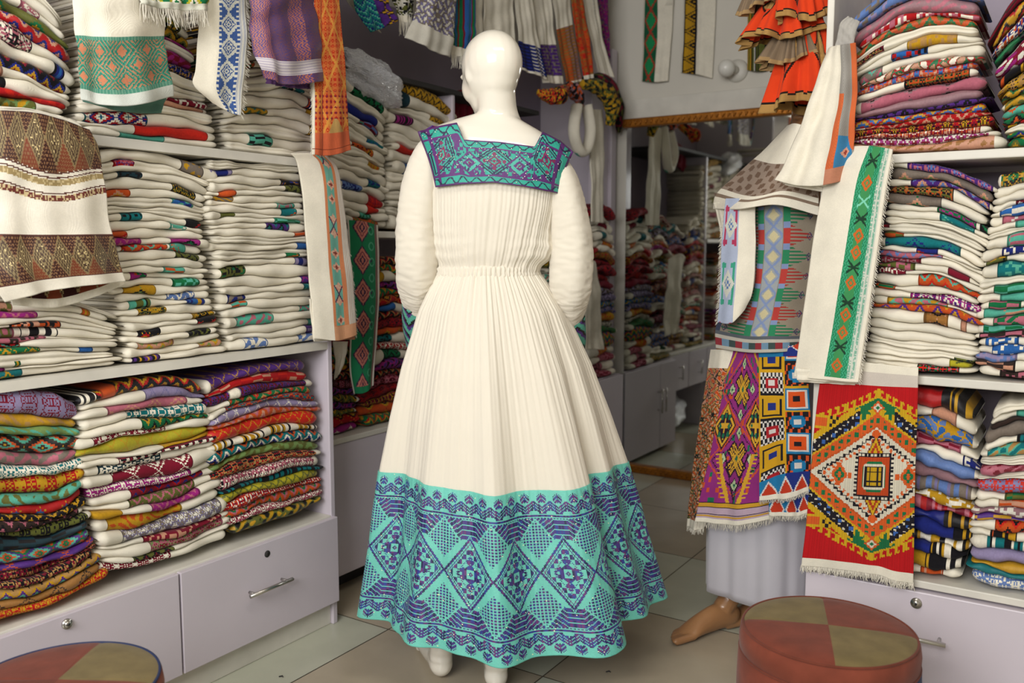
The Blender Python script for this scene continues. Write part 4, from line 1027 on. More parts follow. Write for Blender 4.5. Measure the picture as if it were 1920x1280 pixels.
# fringed green hem at the very top
def c_hemg(U, V, S, T):
    c = np.tile(hx('d4d4c6'), (len(U), 1)); m = (V > .3) & (V < .8); c[m] = pat('gYw.z', S[m], T[m], 2); return c
sh, P = sheet('shawl', px_cols(-1.9, [[(255, -40), (262, 8)], [(320, -40), (325, 18)], [(388, -40), (392, 20)]]), c_hemg, (1, 0, 0), ext=2.22, amp=.006, seed=5)
fringe(sh, P[:, -1], 70, .045, seed=2, r=.0011)
tag(sh, 'white and green fringed shawl hem above the navy-banded shawl', 'shawl', 'shawls hanging before the left shelves')
# blue banded shawl
def c_blue(U, V, S, T):
    c = base(U); m = (U > .44) & (U < .86); uu = (U-.44)/.42; x = snap(uu, .03); y = (T/.062) % 1; yy = snap(y, .04)
    r = np.abs(x-.5)*2+np.abs(yy-.5)*2; k = np.tile(hx('cfd0c6'), (len(U), 1)); bl = hx('3d5a96')
    k = np.where((r > 1.05)[:, None], bl, k); k = np.where(((np.abs(r-.62) < .07) | (np.abs(r-.35) < .06) | (r < .12))[:, None], bl, k)
    k = np.where(((x < .14) | (x > .86))[:, None], np.where((((T/.012) % 1 < .4))[:, None], hx('e0ddd0'), bl), k)
    c[m] = k[m]; m = (U > .86); c[m] = np.where((np.floor(S*700) % 2 == 0)[:, None], hx('b9bcc4'), hx('dad8cf'))[m]; return c
cols = px_cols([-1.955, -1.93, -1.925], [[(368, -25), (372, 60), (366, 130), (362, 160), (398, 192)], [(412, -25), (415, 60), (410, 130), (408, 170), (428, 208)], [(458, -25), (463, 60), (458, 130), (455, 170), (450, 217)]])
sh, P = sheet('shawl', cols, c_blue, (1, 0, 0), ext=2.22, amp=.004, freq=1, seed=12, thick=.005, cell=.0022)
fringe(sh, P[-1, int(P.shape[1]*.2):], 110, .018, seed=4, r=.0009, drift=(0, .014, .006))
tag(sh, 'narrow white shawl with blue diamond band and fringed edge', 'shawl', 'shawls hanging before the left shelves')
# purple and copper shawl
def c_purp(U, V, S, T):
    x, y = snap(S, .0018), snap(T, .0018); z = (x+.012*np.abs(((y/.03) % 1)-.5)*2)
    k = np.where((((z/.006) % 1) < .45)[:, None], hx('6e4450'), hx('4a3a70')); cop = hx('b06a54'); pu = hx('503f80')
    for a, b_ in ((.02, .30), (.62, .80)):
        m = (U > a) & (U < b_); zz = (snap(S, .0015)+.02*np.abs(((y/.026) % 1)-.5)*2); kk = np.where((((zz/.010) % 1) < .5)[:, None], cop, pu); k = np.where(m[:, None], kk, k)
    m = (V > .76) & (V < .90); k = np.where(m[:, None], np.where((((V*34) % 1) < .4)[:, None], hx('a99fb4'), hx('d0c8cc')), k)
    return k
cols = px_cols([-1.90, -1.87, -1.90], [[(466, -25), (471, 60), (478, 110), (493, 146)], [(525, -25), (530, 60), (540, 118), (548, 158)], [(588, -25), (596, 60), (603, 112), (608, 152)]])
sh, P = sheet('shawl', cols, c_purp, (1, 0, 0), ext=2.22, amp=.009, freq=1.3, seed=21, thick=.004, cell=.0024, mat=M_SATIN)
tag(sh, 'shiny purple and copper shawl with pale striped hem', 'shawl', 'shawls hanging before the left shelves')
cols = px_cols([-1.93, -1.93], [[(498, 140), (503, 156)], [(600, 145), (598, 166)]])
sheet('inner_fold', cols, lambda U, V, S, T: np.tile(hx('5a3a68'), (len(U), 1)), (1, 0, 0), amp=.006, freq=5, parent=sh, sag=.006)
# orange shawl
def c_orng(U, V, S, T):
    x, y = snap(S, .0016), snap(T, .0016); r = ndia(x, y, .016, .016); R2 = ndia(x+.01, y, .07, .11)
    k = np.where((r < .8)[:, None], hx('c8321c'), hx('d8743a')); k = np.where((r < .3)[:, None], hx('e8863c'), k)
    k = np.where(((np.abs(R2-1) < .13))[:, None], hx('e09a44'), k); k = np.where(((V > .62) & (V < .8) & (r < .5))[:, None], hx('7c2038'), k)
    k = np.where((V > .87)[:, None], hx('d0653f'), k); k = np.where(((V > .79) & (V <= .87) & (np.abs(U-.62) < (V-.77)*1.9))[:, None], hx('c09a5c'), k)
    k = np.where((np.abs(U-.27) < .02)[:, None], hx('9a4530'), k); k = np.where((U < .05)[:, None], WH, k); k = np.where(((V > .962) & (V < .97))[:, None], hx('8a3a24'), k)
    return k
cols = px_cols([-1.91, -1.90, -1.91], [[(583, -25), (585, 100), (585, 200), (584, 290)], [(612, -25), (616, 100), (618, 200), (622, 291)], [(632, -25), (643, 100), (650, 200), (657, 281)]])
sh, P = sheet('shawl', cols, c_orng, (1, 0, 0), ext=2.22, amp=.003, freq=1.5, seed=31, thick=.008, cell=.0022)
tag(sh, 'narrow orange and red diamond shawl hanging beside the purple one', 'shawl', 'shawls hanging before the left shelves')
fringe(sh, P[0, int(P.shape[1]*.6):], 50, .012, seed=6, r=.0009, drift=(0, -.008, 0))
# aqua and coral strip shawl
def c_coral(U, V, S, T):
    c = base(U); co, aq = hx('cf8257'), hx('6fae9e')
    c[(U > .40) & (U < .80)] = co; m = (U > .47) & (U < .70) & (V < .92); c[m] = aq
    y = (V*5.6+.3) % 1; uu = (U-.585)/.115; ys = (y-.5)*2.
    r = np.abs(snap(uu, .16))*.9+np.abs(snap(np.abs(ys)-.38, .06))*3.2; mot = (r < 1) & m
    c[mot] = np.where((hsh(np.floor(uu*4), np.floor(y*18)) > .5)[:, None], hx('d9a088'), hx('e0b8a0'))[mot]
    v_ = np.abs(np.abs(ys)-.38*np.abs(uu)*1.3) < .07; alt = (np.floor(V*5.6+.3) % 2 == 0)
    c[v_ & m & alt & (np.abs(ys) < .5)] = hx('4a2450'); c[(r < .45) & m & ~alt] = hx('8f3a30')
    s_ = (U > .80); c[s_] = np.where((np.floor(U*60) % 3 == 0)[:, None], hx('c2a894'), hx('cfcac0'))[s_]
    c[(U > .40) & (V > .925)] = hx('d29a74'); return c
cols = px_cols([-1.985, -1.96, -1.955], [[(545, 287), (558, 305), (566, 360), (572, 430), (580, 520), (588, 634)], [(590, 287), (606, 310), (614, 370), (619, 440), (626, 530), (634, 638)], [(612, 292), (632, 320), (643, 380), (652, 450), (660, 530), (667, 628)]])
sh, P = sheet('shawl', cols, c_coral, (1, .2, 0), amp=.003, freq=1.1, seed=41, thick=.009, cell=.0022)
fringe(sh, P[-1, 20:], 120, .014, seed=7, r=.0008, drift=(0, .008, 0))
for k, dz in ((1, .006), (2, .011)):
    cols2 = px_cols([-1.975-.008*k, -1.97-.008*k], [[(580, 560), (588+k, 634+3*k)], [(655, 560), (664, 630+3*k)]])
    sheet('inner_fold', cols2, lambda U, V, S, T: np.where((U > .4)[:, None], hx('cc9070'), WH), (1, 0, 0), amp=.002, parent=sh, thick=.004)
tag(sh, 'white shawl with aqua and coral strip hung over the cabinet corner', 'shawl', 'shawls hanging before the left shelves')
# green diamond strip
def c_green(U, V, S, T):
    c = np.tile(hx('1c7a50'), (len(U), 1)); y = (V*5.35+.32) % 1; x = (snap(U, .02)-.42)/.30; r = np.abs(x)+np.abs(snap(y, .025)-.5)*2.1
    c = np.where((r < 1)[:, None], hx('3c2848'), c); c = np.where((r < .85)[:, None], hx('c07868'), c); c = np.where(((r < .62) & (r > .5))[:, None], hx('7a3c4c'), c); c = np.where(((r < .33) & (r > .18))[:, None], hx('3c2848'), c)
    c = np.where(((np.abs(np.hypot((U-.72)*.09, ((V*10.7) % 1-.5)*.03)-.007) < .0016))[:, None], hx('4fa07c'), c)
    c = np.where((V > .965)[:, None] | (V < .0)[:, None], hx('1c7a50'), c)
    c = np.where((U > .86)[:, None], np.where((U > .93)[:, None], hx('cfc6bb'), hx('7c5f58')), c); c = np.where((U < .04)[:, None], hx('cfc6bb'), c); return c
cols = px_cols([-2.12, -2.1, -2.1], [[(650, 412), (655, 500), (656, 600), (656, 690), (664, 738)], [(682, 415), (684, 500), (684, 600), (682, 690), (684, 736)], [(709, 422), (711, 500), (709, 600), (703, 690), (700, 722)]])
sh, P = sheet('shawl', cols, c_green, (1, 0, 0), amp=.003, freq=1.2, seed=51, thick=.004, cell=.0024)
tag(sh, 'green strip shawl with pink diamonds hanging from the far shelf', 'shawl', 'shawls hanging before the left shelves')
sh, P = sheet('shawl', px_cols([-2.09, -2.09], [[(624, 640), (628, 680), (627, 712)], [(652, 640), (646, 680), (634, 700)]]), lambda U, V, S, T: base(U)*.95, (1, 0, 0), amp=.003, seed=52, thick=.004)
tag(sh, 'plain white shawl end showing behind the near cabinet corner', 'shawl', 'shawls hanging before the left shelves')

# upper row over the far cabinet
def simple(spec, lo=None, hi=None, hem=None, bs='w', axis='v', cell=.003, k=1.):
    def f(U, V, S, T):
        c = np.tile(PAL[bs], (len(U), 1)).astype(float)*k; q = V if axis == 'v' else U
        if spec:
            m = (q >= lo) & (q <= hi); c[m] = pat(spec, S[m], T[m], 3, cell)
        if hem: c[V > hem[0]] = PAL[hem[1]]
        return c
    return f
ROW = [
 ([[(655, -25), (672, 25), (696, 60)], [(692, -25), (706, 22), (720, 52)]], simple('tna.z', -1, 2), 'teal and navy zigzag cloth hanging high above the far shelves', -2.1),
 ([[(694, -25), (704, 12), (722, 50)], [(722, -25), (732, 15), (744, 40)]], simple('pyK.d', -1, 2), 'purple and gold cloth hanging beside the teal one, high up', -2.08),
 ([[(640, -25), (652, 5), (690, 45)], [(662, -25), (680, 10), (715, 62)]], simple(None), 'plain off-white cloth end behind the teal zigzag cloth', -2.16),
 ([[(725, -25), (738, 10), (748, 38)], [(772, -25), (776, 14), (772, 46)]], simple('vWk.f', .2, .8), 'grey and olive fringed cloth left of the paisley shawl', -2.12),
 ([[(783, -25), (778, 30), (760, 70)], [(822, -25), (815, 45), (806, 92)], [(856, -25), (850, 62), (842, 108)]], simple('WeL.f', -.1, .66, None, 'W'), 'grey patterned shawl with pale rolled hem, high beside the mannequin head', -2.05),
 ([[(786, -40), (788, 0), (790, 28)], [(850, -40), (850, 20), (848, 62)]], simple(None), 'plain white shawl above the grey patterned shawl', -2.14),
 ([[(846, 30), (845, 66), (848, 102)], [(892, 40), (890, 78), (884, 112)]], simple('bcg.s', -.2, .75), 'blue and crimson striped shawl end left of the mannequin head', -2.08),
 ([[(850, -30), (852, 10), (856, 62)], [(905, -30), (905, 20), (908, 80)]], simple(None), 'plain white shawl directly left of the mannequin head top', -2.12),
 ([[(906, -30), (906, 30), (908, 100)], [(962, -30), (964, 30), (966, 110)]], simple(None), 'plain white shawl directly above the mannequin head', -2.12),
 ([[(962, -30), (968, 40), (978, 130)], [(994, -30), (1006, 50), (1026, 150)]], simple('nkW.h', .66, .98), 'white shawl with dark navy hem right of the mannequin head', -2.12),
 ([[(994, -30), (1008, 60), (1020, 155)], [(1030, -30), (1038, 60), (1055, 158)]], simple('pe.t', .6, .92), 'white shawl with mauve woven end', -2.13),
 ([[(1030, -30), (1046, 70), (1062, 158)], [(1068, -30), (1076, 60), (1092, 152)]], simple('xoS.h', .42, .98), 'white shawl with copper striped end', -2.12),
 ([[(1066, -30), (1080, 60), (1096, 150)], [(1088, -30), (1102, 60), (1114, 146)]], simple('oxR.k', -1, .95), 'rust red strip shawl left of the white bundle shawl', -2.1),
 ([[(1088, -30), (1104, 60), (1122, 134)], [(1116, -30), (1128, 60), (1150, 146)]], simple('Wvw.h', .6, .8, None, 'w', 'u'), 'white shawl with faint green stripe beside the corner', -2.11),
 ([[(1116, -30), (1126, 40), (1136, 95)], [(1140, -30), (1141, 40), (1144, 112)]], simple('mpe.k', -1, 2), 'dark magenta shawl in the far corner', -2.16),
]
for k, (cs_, f, lab, X) in enumerate(ROW):
    sh, P = sheet('shawl', px_cols([X+.02*(q % 2) for q in range(len(cs_))], cs_), f, (1, -.3, 0), ext=2.6, amp=.006, freq=1.6, seed=60+k, thick=.004, cell=.005)
    tag(sh, lab, 'shawl', 'shawls hanging above the far cabinet')
    if k in (3, 6): fringe(sh, P[:, -1], 26, .05, seed=k, r=.002)
def bundle(pts, r, X, spec, lab, seed=0, cat='cloth'):
    P = [tuple(on_x(a, b, X+(d or 0))) for a, b, d in [(p+(0,))[:3] for p in pts]]; P2, R2 = resample(P, r, 40); n = 26
    Vs, Fs = tube_mesh(P2, R2, n, twist=(0, 1, .2)); out = []
    for i in range(40):
        c = Vector(P2[i])
        for q in range(n):
            v = Vector(Vs[i*n+q]); d = v-c; out.append(c+d*(1+.16*math.sin(q*2*math.pi/n*5+i*.15+seed)+.08*math.sin(i*.7+seed)))
    q, i = np.meshgrid(np.arange(n), np.arange(39)); d = pat(spec, q.ravel()*.006, i.ravel()*.006, seed, .005)
    o = mesh_obj('bundled_cloth', out, Fs, M_CLOTH, dye=np.concatenate([d, np.tile(d[:1], (2, 1))])); return tag(o, lab, cat, 'bundled cloths knotted below the hanging row')
bundle([(1090, 158), (1125, 165, .03), (1146, 195, .04), (1143, 235, .02)], [.02, .035, .04, .018], -2.1, 'yvk.f', 'mustard and black bundled cloth above the mirror corner', 1)
bundle([(1095, 148, .02), (1135, 152, .04), (1158, 200, .02), (1160, 248, .0)], [.012, .028, .03, .01], -2.14, 'kvc.k', 'dark bundled cloth knotted tight in the corner by the mirror frame', 2)
bundle([(1008, 172), (1030, 180, .03), (1050, 178, .05), (1062, 165)], [.012, .03, .034, .016], -2.1, 'koyr.f', 'red and orange bundled cloth below the mauve shawl end', 3)
bundle([(1060, 160), (1080, 175, .03), (1090, 200, .0)], [.02, .034, .012], -2.12, 'koS.k', 'copper and black bundled cloth beside the mustard one', 4)
def loop(x0, x1, y0, y1, X, lab, spec=None):
    a = on_x((x0+x1)/2, (y0+y1)/2, X); P = [on_x(x0+8, y0, X), on_x(x0+2, (y0+y1)/2, X+.01), on_x(x0+8, y1-12, X+.01), on_x((x0+x1)/2, y1, X+.015), on_x(x1-8, y1-12, X+.02), on_x(x1-3, (y0+y1)/2, X+.02), on_x(x1-10, y0, X)]
    P2, R2 = resample([tuple(p) for p in P], [(.022, .03)]*7, 60); V, F = tube_mesh(P2, R2, 18, twist=(1, 0, 0)); d = np.tile(WH*.95, (len(F), 1))
    i = np.arange(len(F))//18; d[(i > 22) & (i < 34) & (np.arange(len(F)) % 18 > 9)] = PAL['a']
    return tag(mesh_obj('shawl', V, F, M_CLOTH, dye=d), lab, 'shawl')
loop(1074, 1110, 198, 286, -2.1, 'white looped shawl with aqua end hanging beside the mannequin shoulder')
sh, P = sheet('shawl', px_cols([-2.1, -2.1], [[(1104, 205), (1106, 300), (1107, 416)], [(1130, 205), (1132, 300), (1133, 418)]]), simple(None), (1, 0, 0), amp=.006, freq=1.5, seed=81, thick=.008, cell=.006)
tag(sh, 'long plain white shawl hanging left of the mirror', 'shawl')
sh, P = sheet('shawl', px_cols([-2.045, -2.03, -2.045], [[(1074, 486), (1080, 560), (1086, 655)], [(1098, 478), (1104, 560), (1108, 655)], [(1116, 490), (1123, 560), (1127, 655)]]), simple(None), (1, 0, 0), amp=.01, freq=1.5, seed=82, thick=.008, cell=.006)
tag(sh, 'white shawl hanging behind the dress by the mirror side piles', 'shawl')
boxes_rail = tube_mesh([(-1.93, -.2, 2.225), (-1.93, 2.3, 2.225)], [.012, .012], 12, twist=(1, 0, 0)); tag(mesh_obj('hanging_rail', *boxes_rail, M_CHROME), 'steel rail along the near left cabinet holding shawls', 'rail')
boxes_rail = tube_mesh([(-2.1, 2.3, 2.61), (-2.1, 4.2, 2.61)], [.012, .012], 12, twist=(1, 0, 0)); tag(mesh_obj('hanging_rail', *boxes_rail, M_CHROME), 'steel rail along the far left cabinet holding shawls', 'rail')

# on the back wall above the mirror
def wall_cloth(cols, f, lab, seed):
    sh, P = sheet('shawl', px_cols([4.45, 4.435, 4.45], cols, 'y'), f, (0, -1, 0), ext=2.5, amp=.004, freq=1.5, seed=seed, thick=.006, cell=.006); tag(sh, lab, 'shawl', 'shawls pinned to the back wall')
def c_w1(U, V, S, T):
    c = base(U); m = (U > .05) & (U < .48); y = (V*4.2) % 1; r = np.abs((U-.265)/.2)+np.abs(y-.5)*2; g = np.where((r < .8)[:, None], hx('1a8a52'), hx('145c3c')); g = np.where((np.abs(r-1) < .14)[:, None], hx('a83a2a'), g); c[m] = g[m]; return c
wall_cloth([[(1208, -25), (1206, 60), (1203, 152)], [(1235, -25), (1234, 60), (1228, 154)], [(1264, -25), (1260, 60), (1253, 152)]], c_w1, 'white shawl with green band pinned above the mirror', 91)
def c_w2(U, V, S, T):
    c = base(U); m = (U > .05) & (U < .42); c[m] = pat('yk.d', S[m], T[m], 4, .006); c[(np.abs(U-.05) < .03) | (np.abs(U-.42) < .03)] = PAL['k']; return c
wall_cloth([[(1284, -25), (1281, 60), (1277, 136)], [(1312, -25), (1310, 60), (1308, 140)], [(1343, -25), (1340, 60), (1335, 147)]], c_w2, 'white shawl with black and gold band left of the bulb', 92)
wall_cloth([[(1403, -25), (1403, 60), (1402, 132)], [(1420, -25), (1420, 60), (1420, 134)], [(1442, -25), (1441, 60), (1439, 133)]], simple('vyWk.s', -1, 2), 'olive and gold striped shawl right of the bulb', 93)
bl_ = on_y(1382, 133, 4.47); bb = empty('wall_lamp', tuple(bl_), 'round bulb in white socket on the wall above the mirror', 'lamp')
V, F = tube_mesh([bl_, bl_-Vector((0, .012, 0)), bl_-Vector((0, .022, 0))], [.058, .056, .03], 32, twist=(0, 0, 1)); mesh_obj('base_plate', V, F, M_EDGE, bb)
V, F = tube_mesh([bl_-Vector((0, .01, 0)), bl_-Vector((.01, .055, 0))], [.022, .02], 20, twist=(0, 0, 1)); mesh_obj('socket', V, F, M_EDGE, bb)
V, F = ball(bl_-Vector((.022, .095, 0)), (.042, .046, .042), None, 24); mesh_obj('bulb', V, F, M_BULB, bb)
# plastic bag on the far upper pile
V, F = ball((0, 0, 0), (1, 1, 1), None, 60); c = on_x(688, 150, -2.22); out = []
for v in V:
    n_ = 1+.22*noise.noise(v*2.2)+.12*abs(noise.noise(v*6))+.05*noise.noise(v*13); out.append(Vector((v.x*.09*n_, v.y*.16*n_, v.z*.075*n_-v.y*.05))+c)
tag(mesh_obj('plastic_bag', out, F, M_BAG), 'crumpled clear plastic bag on the far upper pile', 'plastic bag')
V, F = ball((0, 0, 0), (1, 1, 1), None, 36); out = []
for v in V:
    n_ = 1+.2*noise.noise(v*2.6+Vector((5, 0, 0)))+.08*noise.noise(v*7); out.append(Vector((v.x*.12*n_, v.y*.22*n_, v.z*.11*n_))+Vector((-2.32, 3.3, .125)))
tag(mesh_obj('plastic_bag', out, F, M_BAG), 'white plastic bag on the floor under the far drawers, seen in the mirror', 'plastic bag')
# dark red cloth behind the right upper pile
sh, P = sheet('folded_scarf', px_cols([-2.3, -2.3], [[(842, 172), (850, 240)], [(885, 165), (885, 230)]]), simple('c.p', -1, 2), (1, 0, 0), amp=.01, seed=95, thick=.01, cell=.01)
tag(sh, 'dark red scarf slumped behind the mannequin chin on the shelf', 'scarf')

# ------------------------------------------------------------------ second mannequin, draped in shawls
BX, BY = -.82, 2.74
def Q(x, y, z): return Vector((BX+x, BY+y, z))
body = []
def limb2(pts, rad, n=20, m=18, **k):
    P, Rr = resample([Q(*p) for p in pts], rad, n); body.append(tube_mesh(P, Rr, m, **k))
limb2([(0, 0, .78), (0, 0, .86), (0, 0, .95), (.0, 0, 1.05), (.02, 0, 1.13), (.045, 0, 1.23), (.075, 0, 1.32), (.095, 0, 1.385), (.105, 0, 1.42)],
      [(.12, .08), (.155, .105), (.15, .10), (.115, .085), (.12, .09), (.135, .10), (.14, .085), (.10, .07), (.05, .05)], 30, 24, twist=(0, 1, 0))
limb2([(.105, 0, 1.38), (.112, -.005, 1.46), (.12, -.01, 1.54)], [.055, .046, .045])
limb2([(-.075, 0, .85), (-.075, -.01, .6), (-.075, 0, .45), (-.08, -.01, .3), (-.085, -.02, .09)], [.08, .06, .05, .048, .032])
limb2([(.075, 0, .85), (.075, .03, .6), (.06, .06, .45), (.04, .12, .3), (.03, .17, .09)], [.08, .06, .05, .048, .032])
for sg in (-1, 1):
    limb2([(.075+sg*.110, .01, 1.33), (.055+sg*.130, .02, 1.26), (.03+sg*.130, .04, 1.1), (.02+sg*.115, .0, .95), (.02+sg*.10, -.04, .86)], [.04, .042, .036, .03, .02])
    for i in range(4): limb2([(.02+sg*.10+(i-1.5)*.014, -.04, .87), (.02+sg*.095+(i-1.5)*.016, -.06, .80), (.02+sg*.09+(i-1.5)*.015, -.06, .765+.008*abs(i-1.3))], [.014, .0085, .006], 8, 8)
    limb2([(.02+sg*.08, -.04, .86), (.02+sg*.065, -.06, .82), (.02+sg*.06, -.065, .79)], [.012, .009, .006], 8, 8)
def foot2(x, y, yaw, L=.225):
    d = Vector((math.sin(yaw), -math.cos(yaw), 0))
    def at(f, s_, z): return (x+d.x*f-d.y*s_, y+d.y*f+d.x*s_, z)
    limb2([at(-.035, 0, .04), at(-.01, 0, .045), at(.05, 0, .05), at(.12, 0, .036), at(.165, .003, .024), at(.19, .005, .018)],
          [(.012, .015), (.030, .038), (.030, .044), (.034, .034), (.039, .020), (.030, .011)], 16, 16, twist=(0, 0, 1))
    limb2([at(-.004, 0, .18), at(.0, 0, .11), at(.03, 0, .07)], [.036, .034, .034], 8, 14, twist=(0, 1, 0))
    for i, s_ in enumerate((.028, .012, -.003, -.016, -.029)):
        l = (.250, .245, .236, .224, .210)[i]; r = .0125 if i == 0 else .009
        limb2([at(.165, s_, .018), at(l-.015, s_, .015), at(l-.004, s_, .011)], [r, r, r*.7], 6, 10, twist=(0, 0, 1))
foot2(-.085, -.02, -.52); foot2(.03, .17, -.62)
hc = Q(.135, -.005, 1.61)
for o_, r in (((0, .012, .02), (.075, .095, .09)), ((0, -.02, -.03), (.06, .065, .085)), ((0, -.05, -.075), (.028, .028, .024)), ((0, -.088, -.018), (.010, .016, .026)),
              ((-.03, -.072, .01), (.022, .014, .008)), ((.03, -.072, .01), (.022, .014, .008)), ((0, -.078, -.055), (.02, .01, .007)), ((.072, 0, -.01), (.008, .014, .028)), ((-.072, 0, -.01), (.008, .014, .028))):
    body.append(ball(hc+Vector(o_), r, None, 20))
V, F = join_parts(body); o0 = Vector((BX, BY, 0))
m2 = mesh_obj('mannequin', [tuple(Vector(v)-o0) for v in V], F, M_SKIN); m2.location = o0
rm = m2.modifiers.new('remesh', 'REMESH'); rm.mode = 'VOXEL'; rm.voxel_size = .0042; rm.use_smooth_shade = True
s2 = m2.modifiers.new('smooth', 'SMOOTH'); s2.iterations = 3; s2.factor = .5
tag(m2, 'tan barefoot mannequin almost hidden under layered shawls before the mirror', 'mannequin')
parts = []
for px_, py_, r in ((1274, 1190, .012), (1279, 1200, .009), (1278, 1183, .008), (1345, 1166, .007)):
    parts.append(ball(on_z_ if False else Vector(C0+ray(px_, py_)*((.014-CAMH)/ray(px_, py_).z)), (r, r*.7, r*.8), None, 8))
V, F = join_parts(parts[:3]); ch = mesh_obj('chipped_toe', np.array([tuple(v) for v in V])-np.array(tuple(o0)), F, M_DARK); ch.parent = m2

# petticoat
n, nz = 260, 40; V = []
for i in range(n):
    th = 2*math.pi*i/n
    for j in range(nz):
        t = j/(nz-1); z = 1.0-.865*t
        rx = .135+.045*min(1, t*1.6); ry = .105+.03*min(1, t*1.6)
        f = (.010*math.sin(5*th+.8)+.005*math.sin(11*th+2)+.0015*math.sin(23*th))*t
        V.append(Q((rx+f)*math.cos(th)+.01*t, (ry+f)*math.sin(th), z+.008*t*math.sin(2*th)))
pc = mesh_obj('petticoat', V, rev_faces(n, nz), M_ORGANZA); m = pc.modifiers.new('thickness', 'SOLIDIFY'); m.thickness = .0015
tag(pc, 'sheer lilac grey petticoat above the tan feet', 'skirt', 'layers on the tan mannequin')
def layer(name, ycols, cols, f, lab, cat, amp=.004, freq=1.5, seed=0, thick=.003, fr=None, mat=None, cell=.0028, sag=0, group='layers on the tan mannequin', out=(0, -1, 0), rows=None, dist=(0, 0, 0)):
    sh, P = sheet(name, px_cols(ycols, cols, 'y'), f, out, amp=amp, freq=freq, seed=seed, thick=thick, cell=cell, mat=mat, sag=sag)
    if fr: fringe(sh, P[:, -1], fr[0], fr[1], seed=seed, r=.0009)
    tag(sh, lab, cat, group); return sh, P
def c_floral(U, V, S, T):
    c = pat('ofKO.f', S, T, 5, .0032); m = V > .3; c[m] = pat('fOkvo.f', S[m]*1.4, T[m]*1.4, 9, .0032); c[V < .10] = WH; c[V > .95] = WH; return c
layer('wrap_skirt', [2.66, 2.60, 2.59], [[(1333, 655), (1318, 760), (1300, 880), (1290, 985)], [(1350, 655), (1336, 760), (1316, 880), (1300, 992)], [(1376, 655), (1356, 760), (1332, 880), (1318, 992)]], c_floral,
      'orange floral wrap cloth at the far left of the tan mannequin', 'wrap cloth', amp=.005, seed=101, fr=(40, .018))
def c_mag(U, V, S, T):
    c = np.tile(hx('8e2c78'), (len(U), 1)); x = snap(U-.47, .012)*1.0; y = snap(V, .008)
    Y, K_, G_, Og, Gn, Lg = hx('d2a030'), hx('2a1428'), hx('b8842c'), hx('c8502a'), hx('1c6a4c'), hx('b7c79c')
    def cross(cx, cy, s):
        a, b_ = (x-cx)/s, (y-cy)/s*1.75; u, w = (a+b_)*.707, (a-b_)*.707
        au, aw = np.abs(u), np.abs(w); body_ = ((au < 1.0) & (aw < .34) & (aw > .05)) | ((aw < 1.0) & (au < .34) & (au > .05))
        edge = ((au < 1.12) & (aw < .46)) | ((aw < 1.12) & (au < .46))
        c[edge] = K_; c[body_] = Y; c[body_ & ((np.abs(aw-.2) < .03) & (au > .34) | (np.abs(au-.2) < .03) & (aw > .34))] = K_; c[(np.abs(a)+np.abs(b_)) < .2] = Gn
        for dx, dy in ((1.45, 0), (-1.45, 0), (0, 1.5), (0, -1.5)):
            r = np.abs(a-dx)+np.abs(b_-dy); c[r < .42] = K_; c[r < .34] = Lg; c[r < .12] = Gn
    d = np.abs(x)/.42+np.abs(((y-.44+.5) % 1)-.5)/.25
    dots = (hsh(np.floor(x*22), np.floor(y*34), 3) > .86); c[dots] = np.where((hsh(np.floor(x*22), np.floor(y*34), 5) > .5)[:, None], Gn, Og)[dots]
    for cy in (.24, .64):
        rd_ = np.abs(x)/.50+np.abs(y-cy)/.205; c[np.abs(rd_-1) < .035] = Og; c[np.abs(rd_-.86) < .02] = K_
    cross(0, .24, .17); cross(0, .635, .17)
    for cx in (-.30, .33):
        a, b_ = np.abs(x-cx)/.19, np.abs(y-.445)/.125; r = a+b_
        c[r < 1.25] = Og; c[r < 1.12] = K_; c[(r < 1.0)] = Y; c[(r < .8)] = K_; c[(r < .7) & (((a < .12) | (b_ < .12)))] = Y; c[((a-.4)**2+(b_-.4)**2) < .02] = Gn
        for sx, sy in ((.45, 0), (-.45, 0), (0, .45), (0, -.45)):
            rr_ = np.abs((x-cx)/.19-sx)+np.abs((y-.445)/.125-sy); c[rr_ < .17] = Gn
    r = np.abs(x)/.5+(y-.0)/.93; tri = (np.abs(np.abs(x)*1.0-(.93-y)*.80-.04) < .028) & (y > .60) & (y < .93); c[tri] = Y
    ray_ = (np.abs(np.abs(x)-(.93-y)*.80-.09) < .035) & (y > .60) & (y < .92) & (np.floor(y*110) % 3 == 0); c[ray_] = Y
    tri = (np.abs(np.abs(x)-(.86-y)*.80) < .012) & (y > .60); c[tri] = K_
    tri = (np.abs(np.abs(x)-(y+.02)*1.5-.22) < .03) & (y < .22); c[tri] = Y
    m = V > .885; c[m] = hx('baa2b4'); c[(V > .885) & (V < .91)] = Y*.9; c[((V > .882) & (V < .887)) | ((V > .908) & (V < .914)) | ((V > .948) & (V < .953))] = K_; c[(V > .955) & (V < .965)] = Y*.9; c[V > .975] = WH
    return c
layer('wrap_skirt', [2.59, 2.565, 2.56], [[(1374, 648), (1352, 760), (1326, 880), (1305, 976)], [(1402, 648), (1392, 760), (1382, 880), (1374, 984)], [(1428, 646), (1434, 760), (1440, 880), (1446, 974)]], c_mag,
      'purple wrap cloth with gold crosses on the tan mannequin', 'wrap cloth', amp=.006, seed=102, fr=(90, .022), cell=.0024)
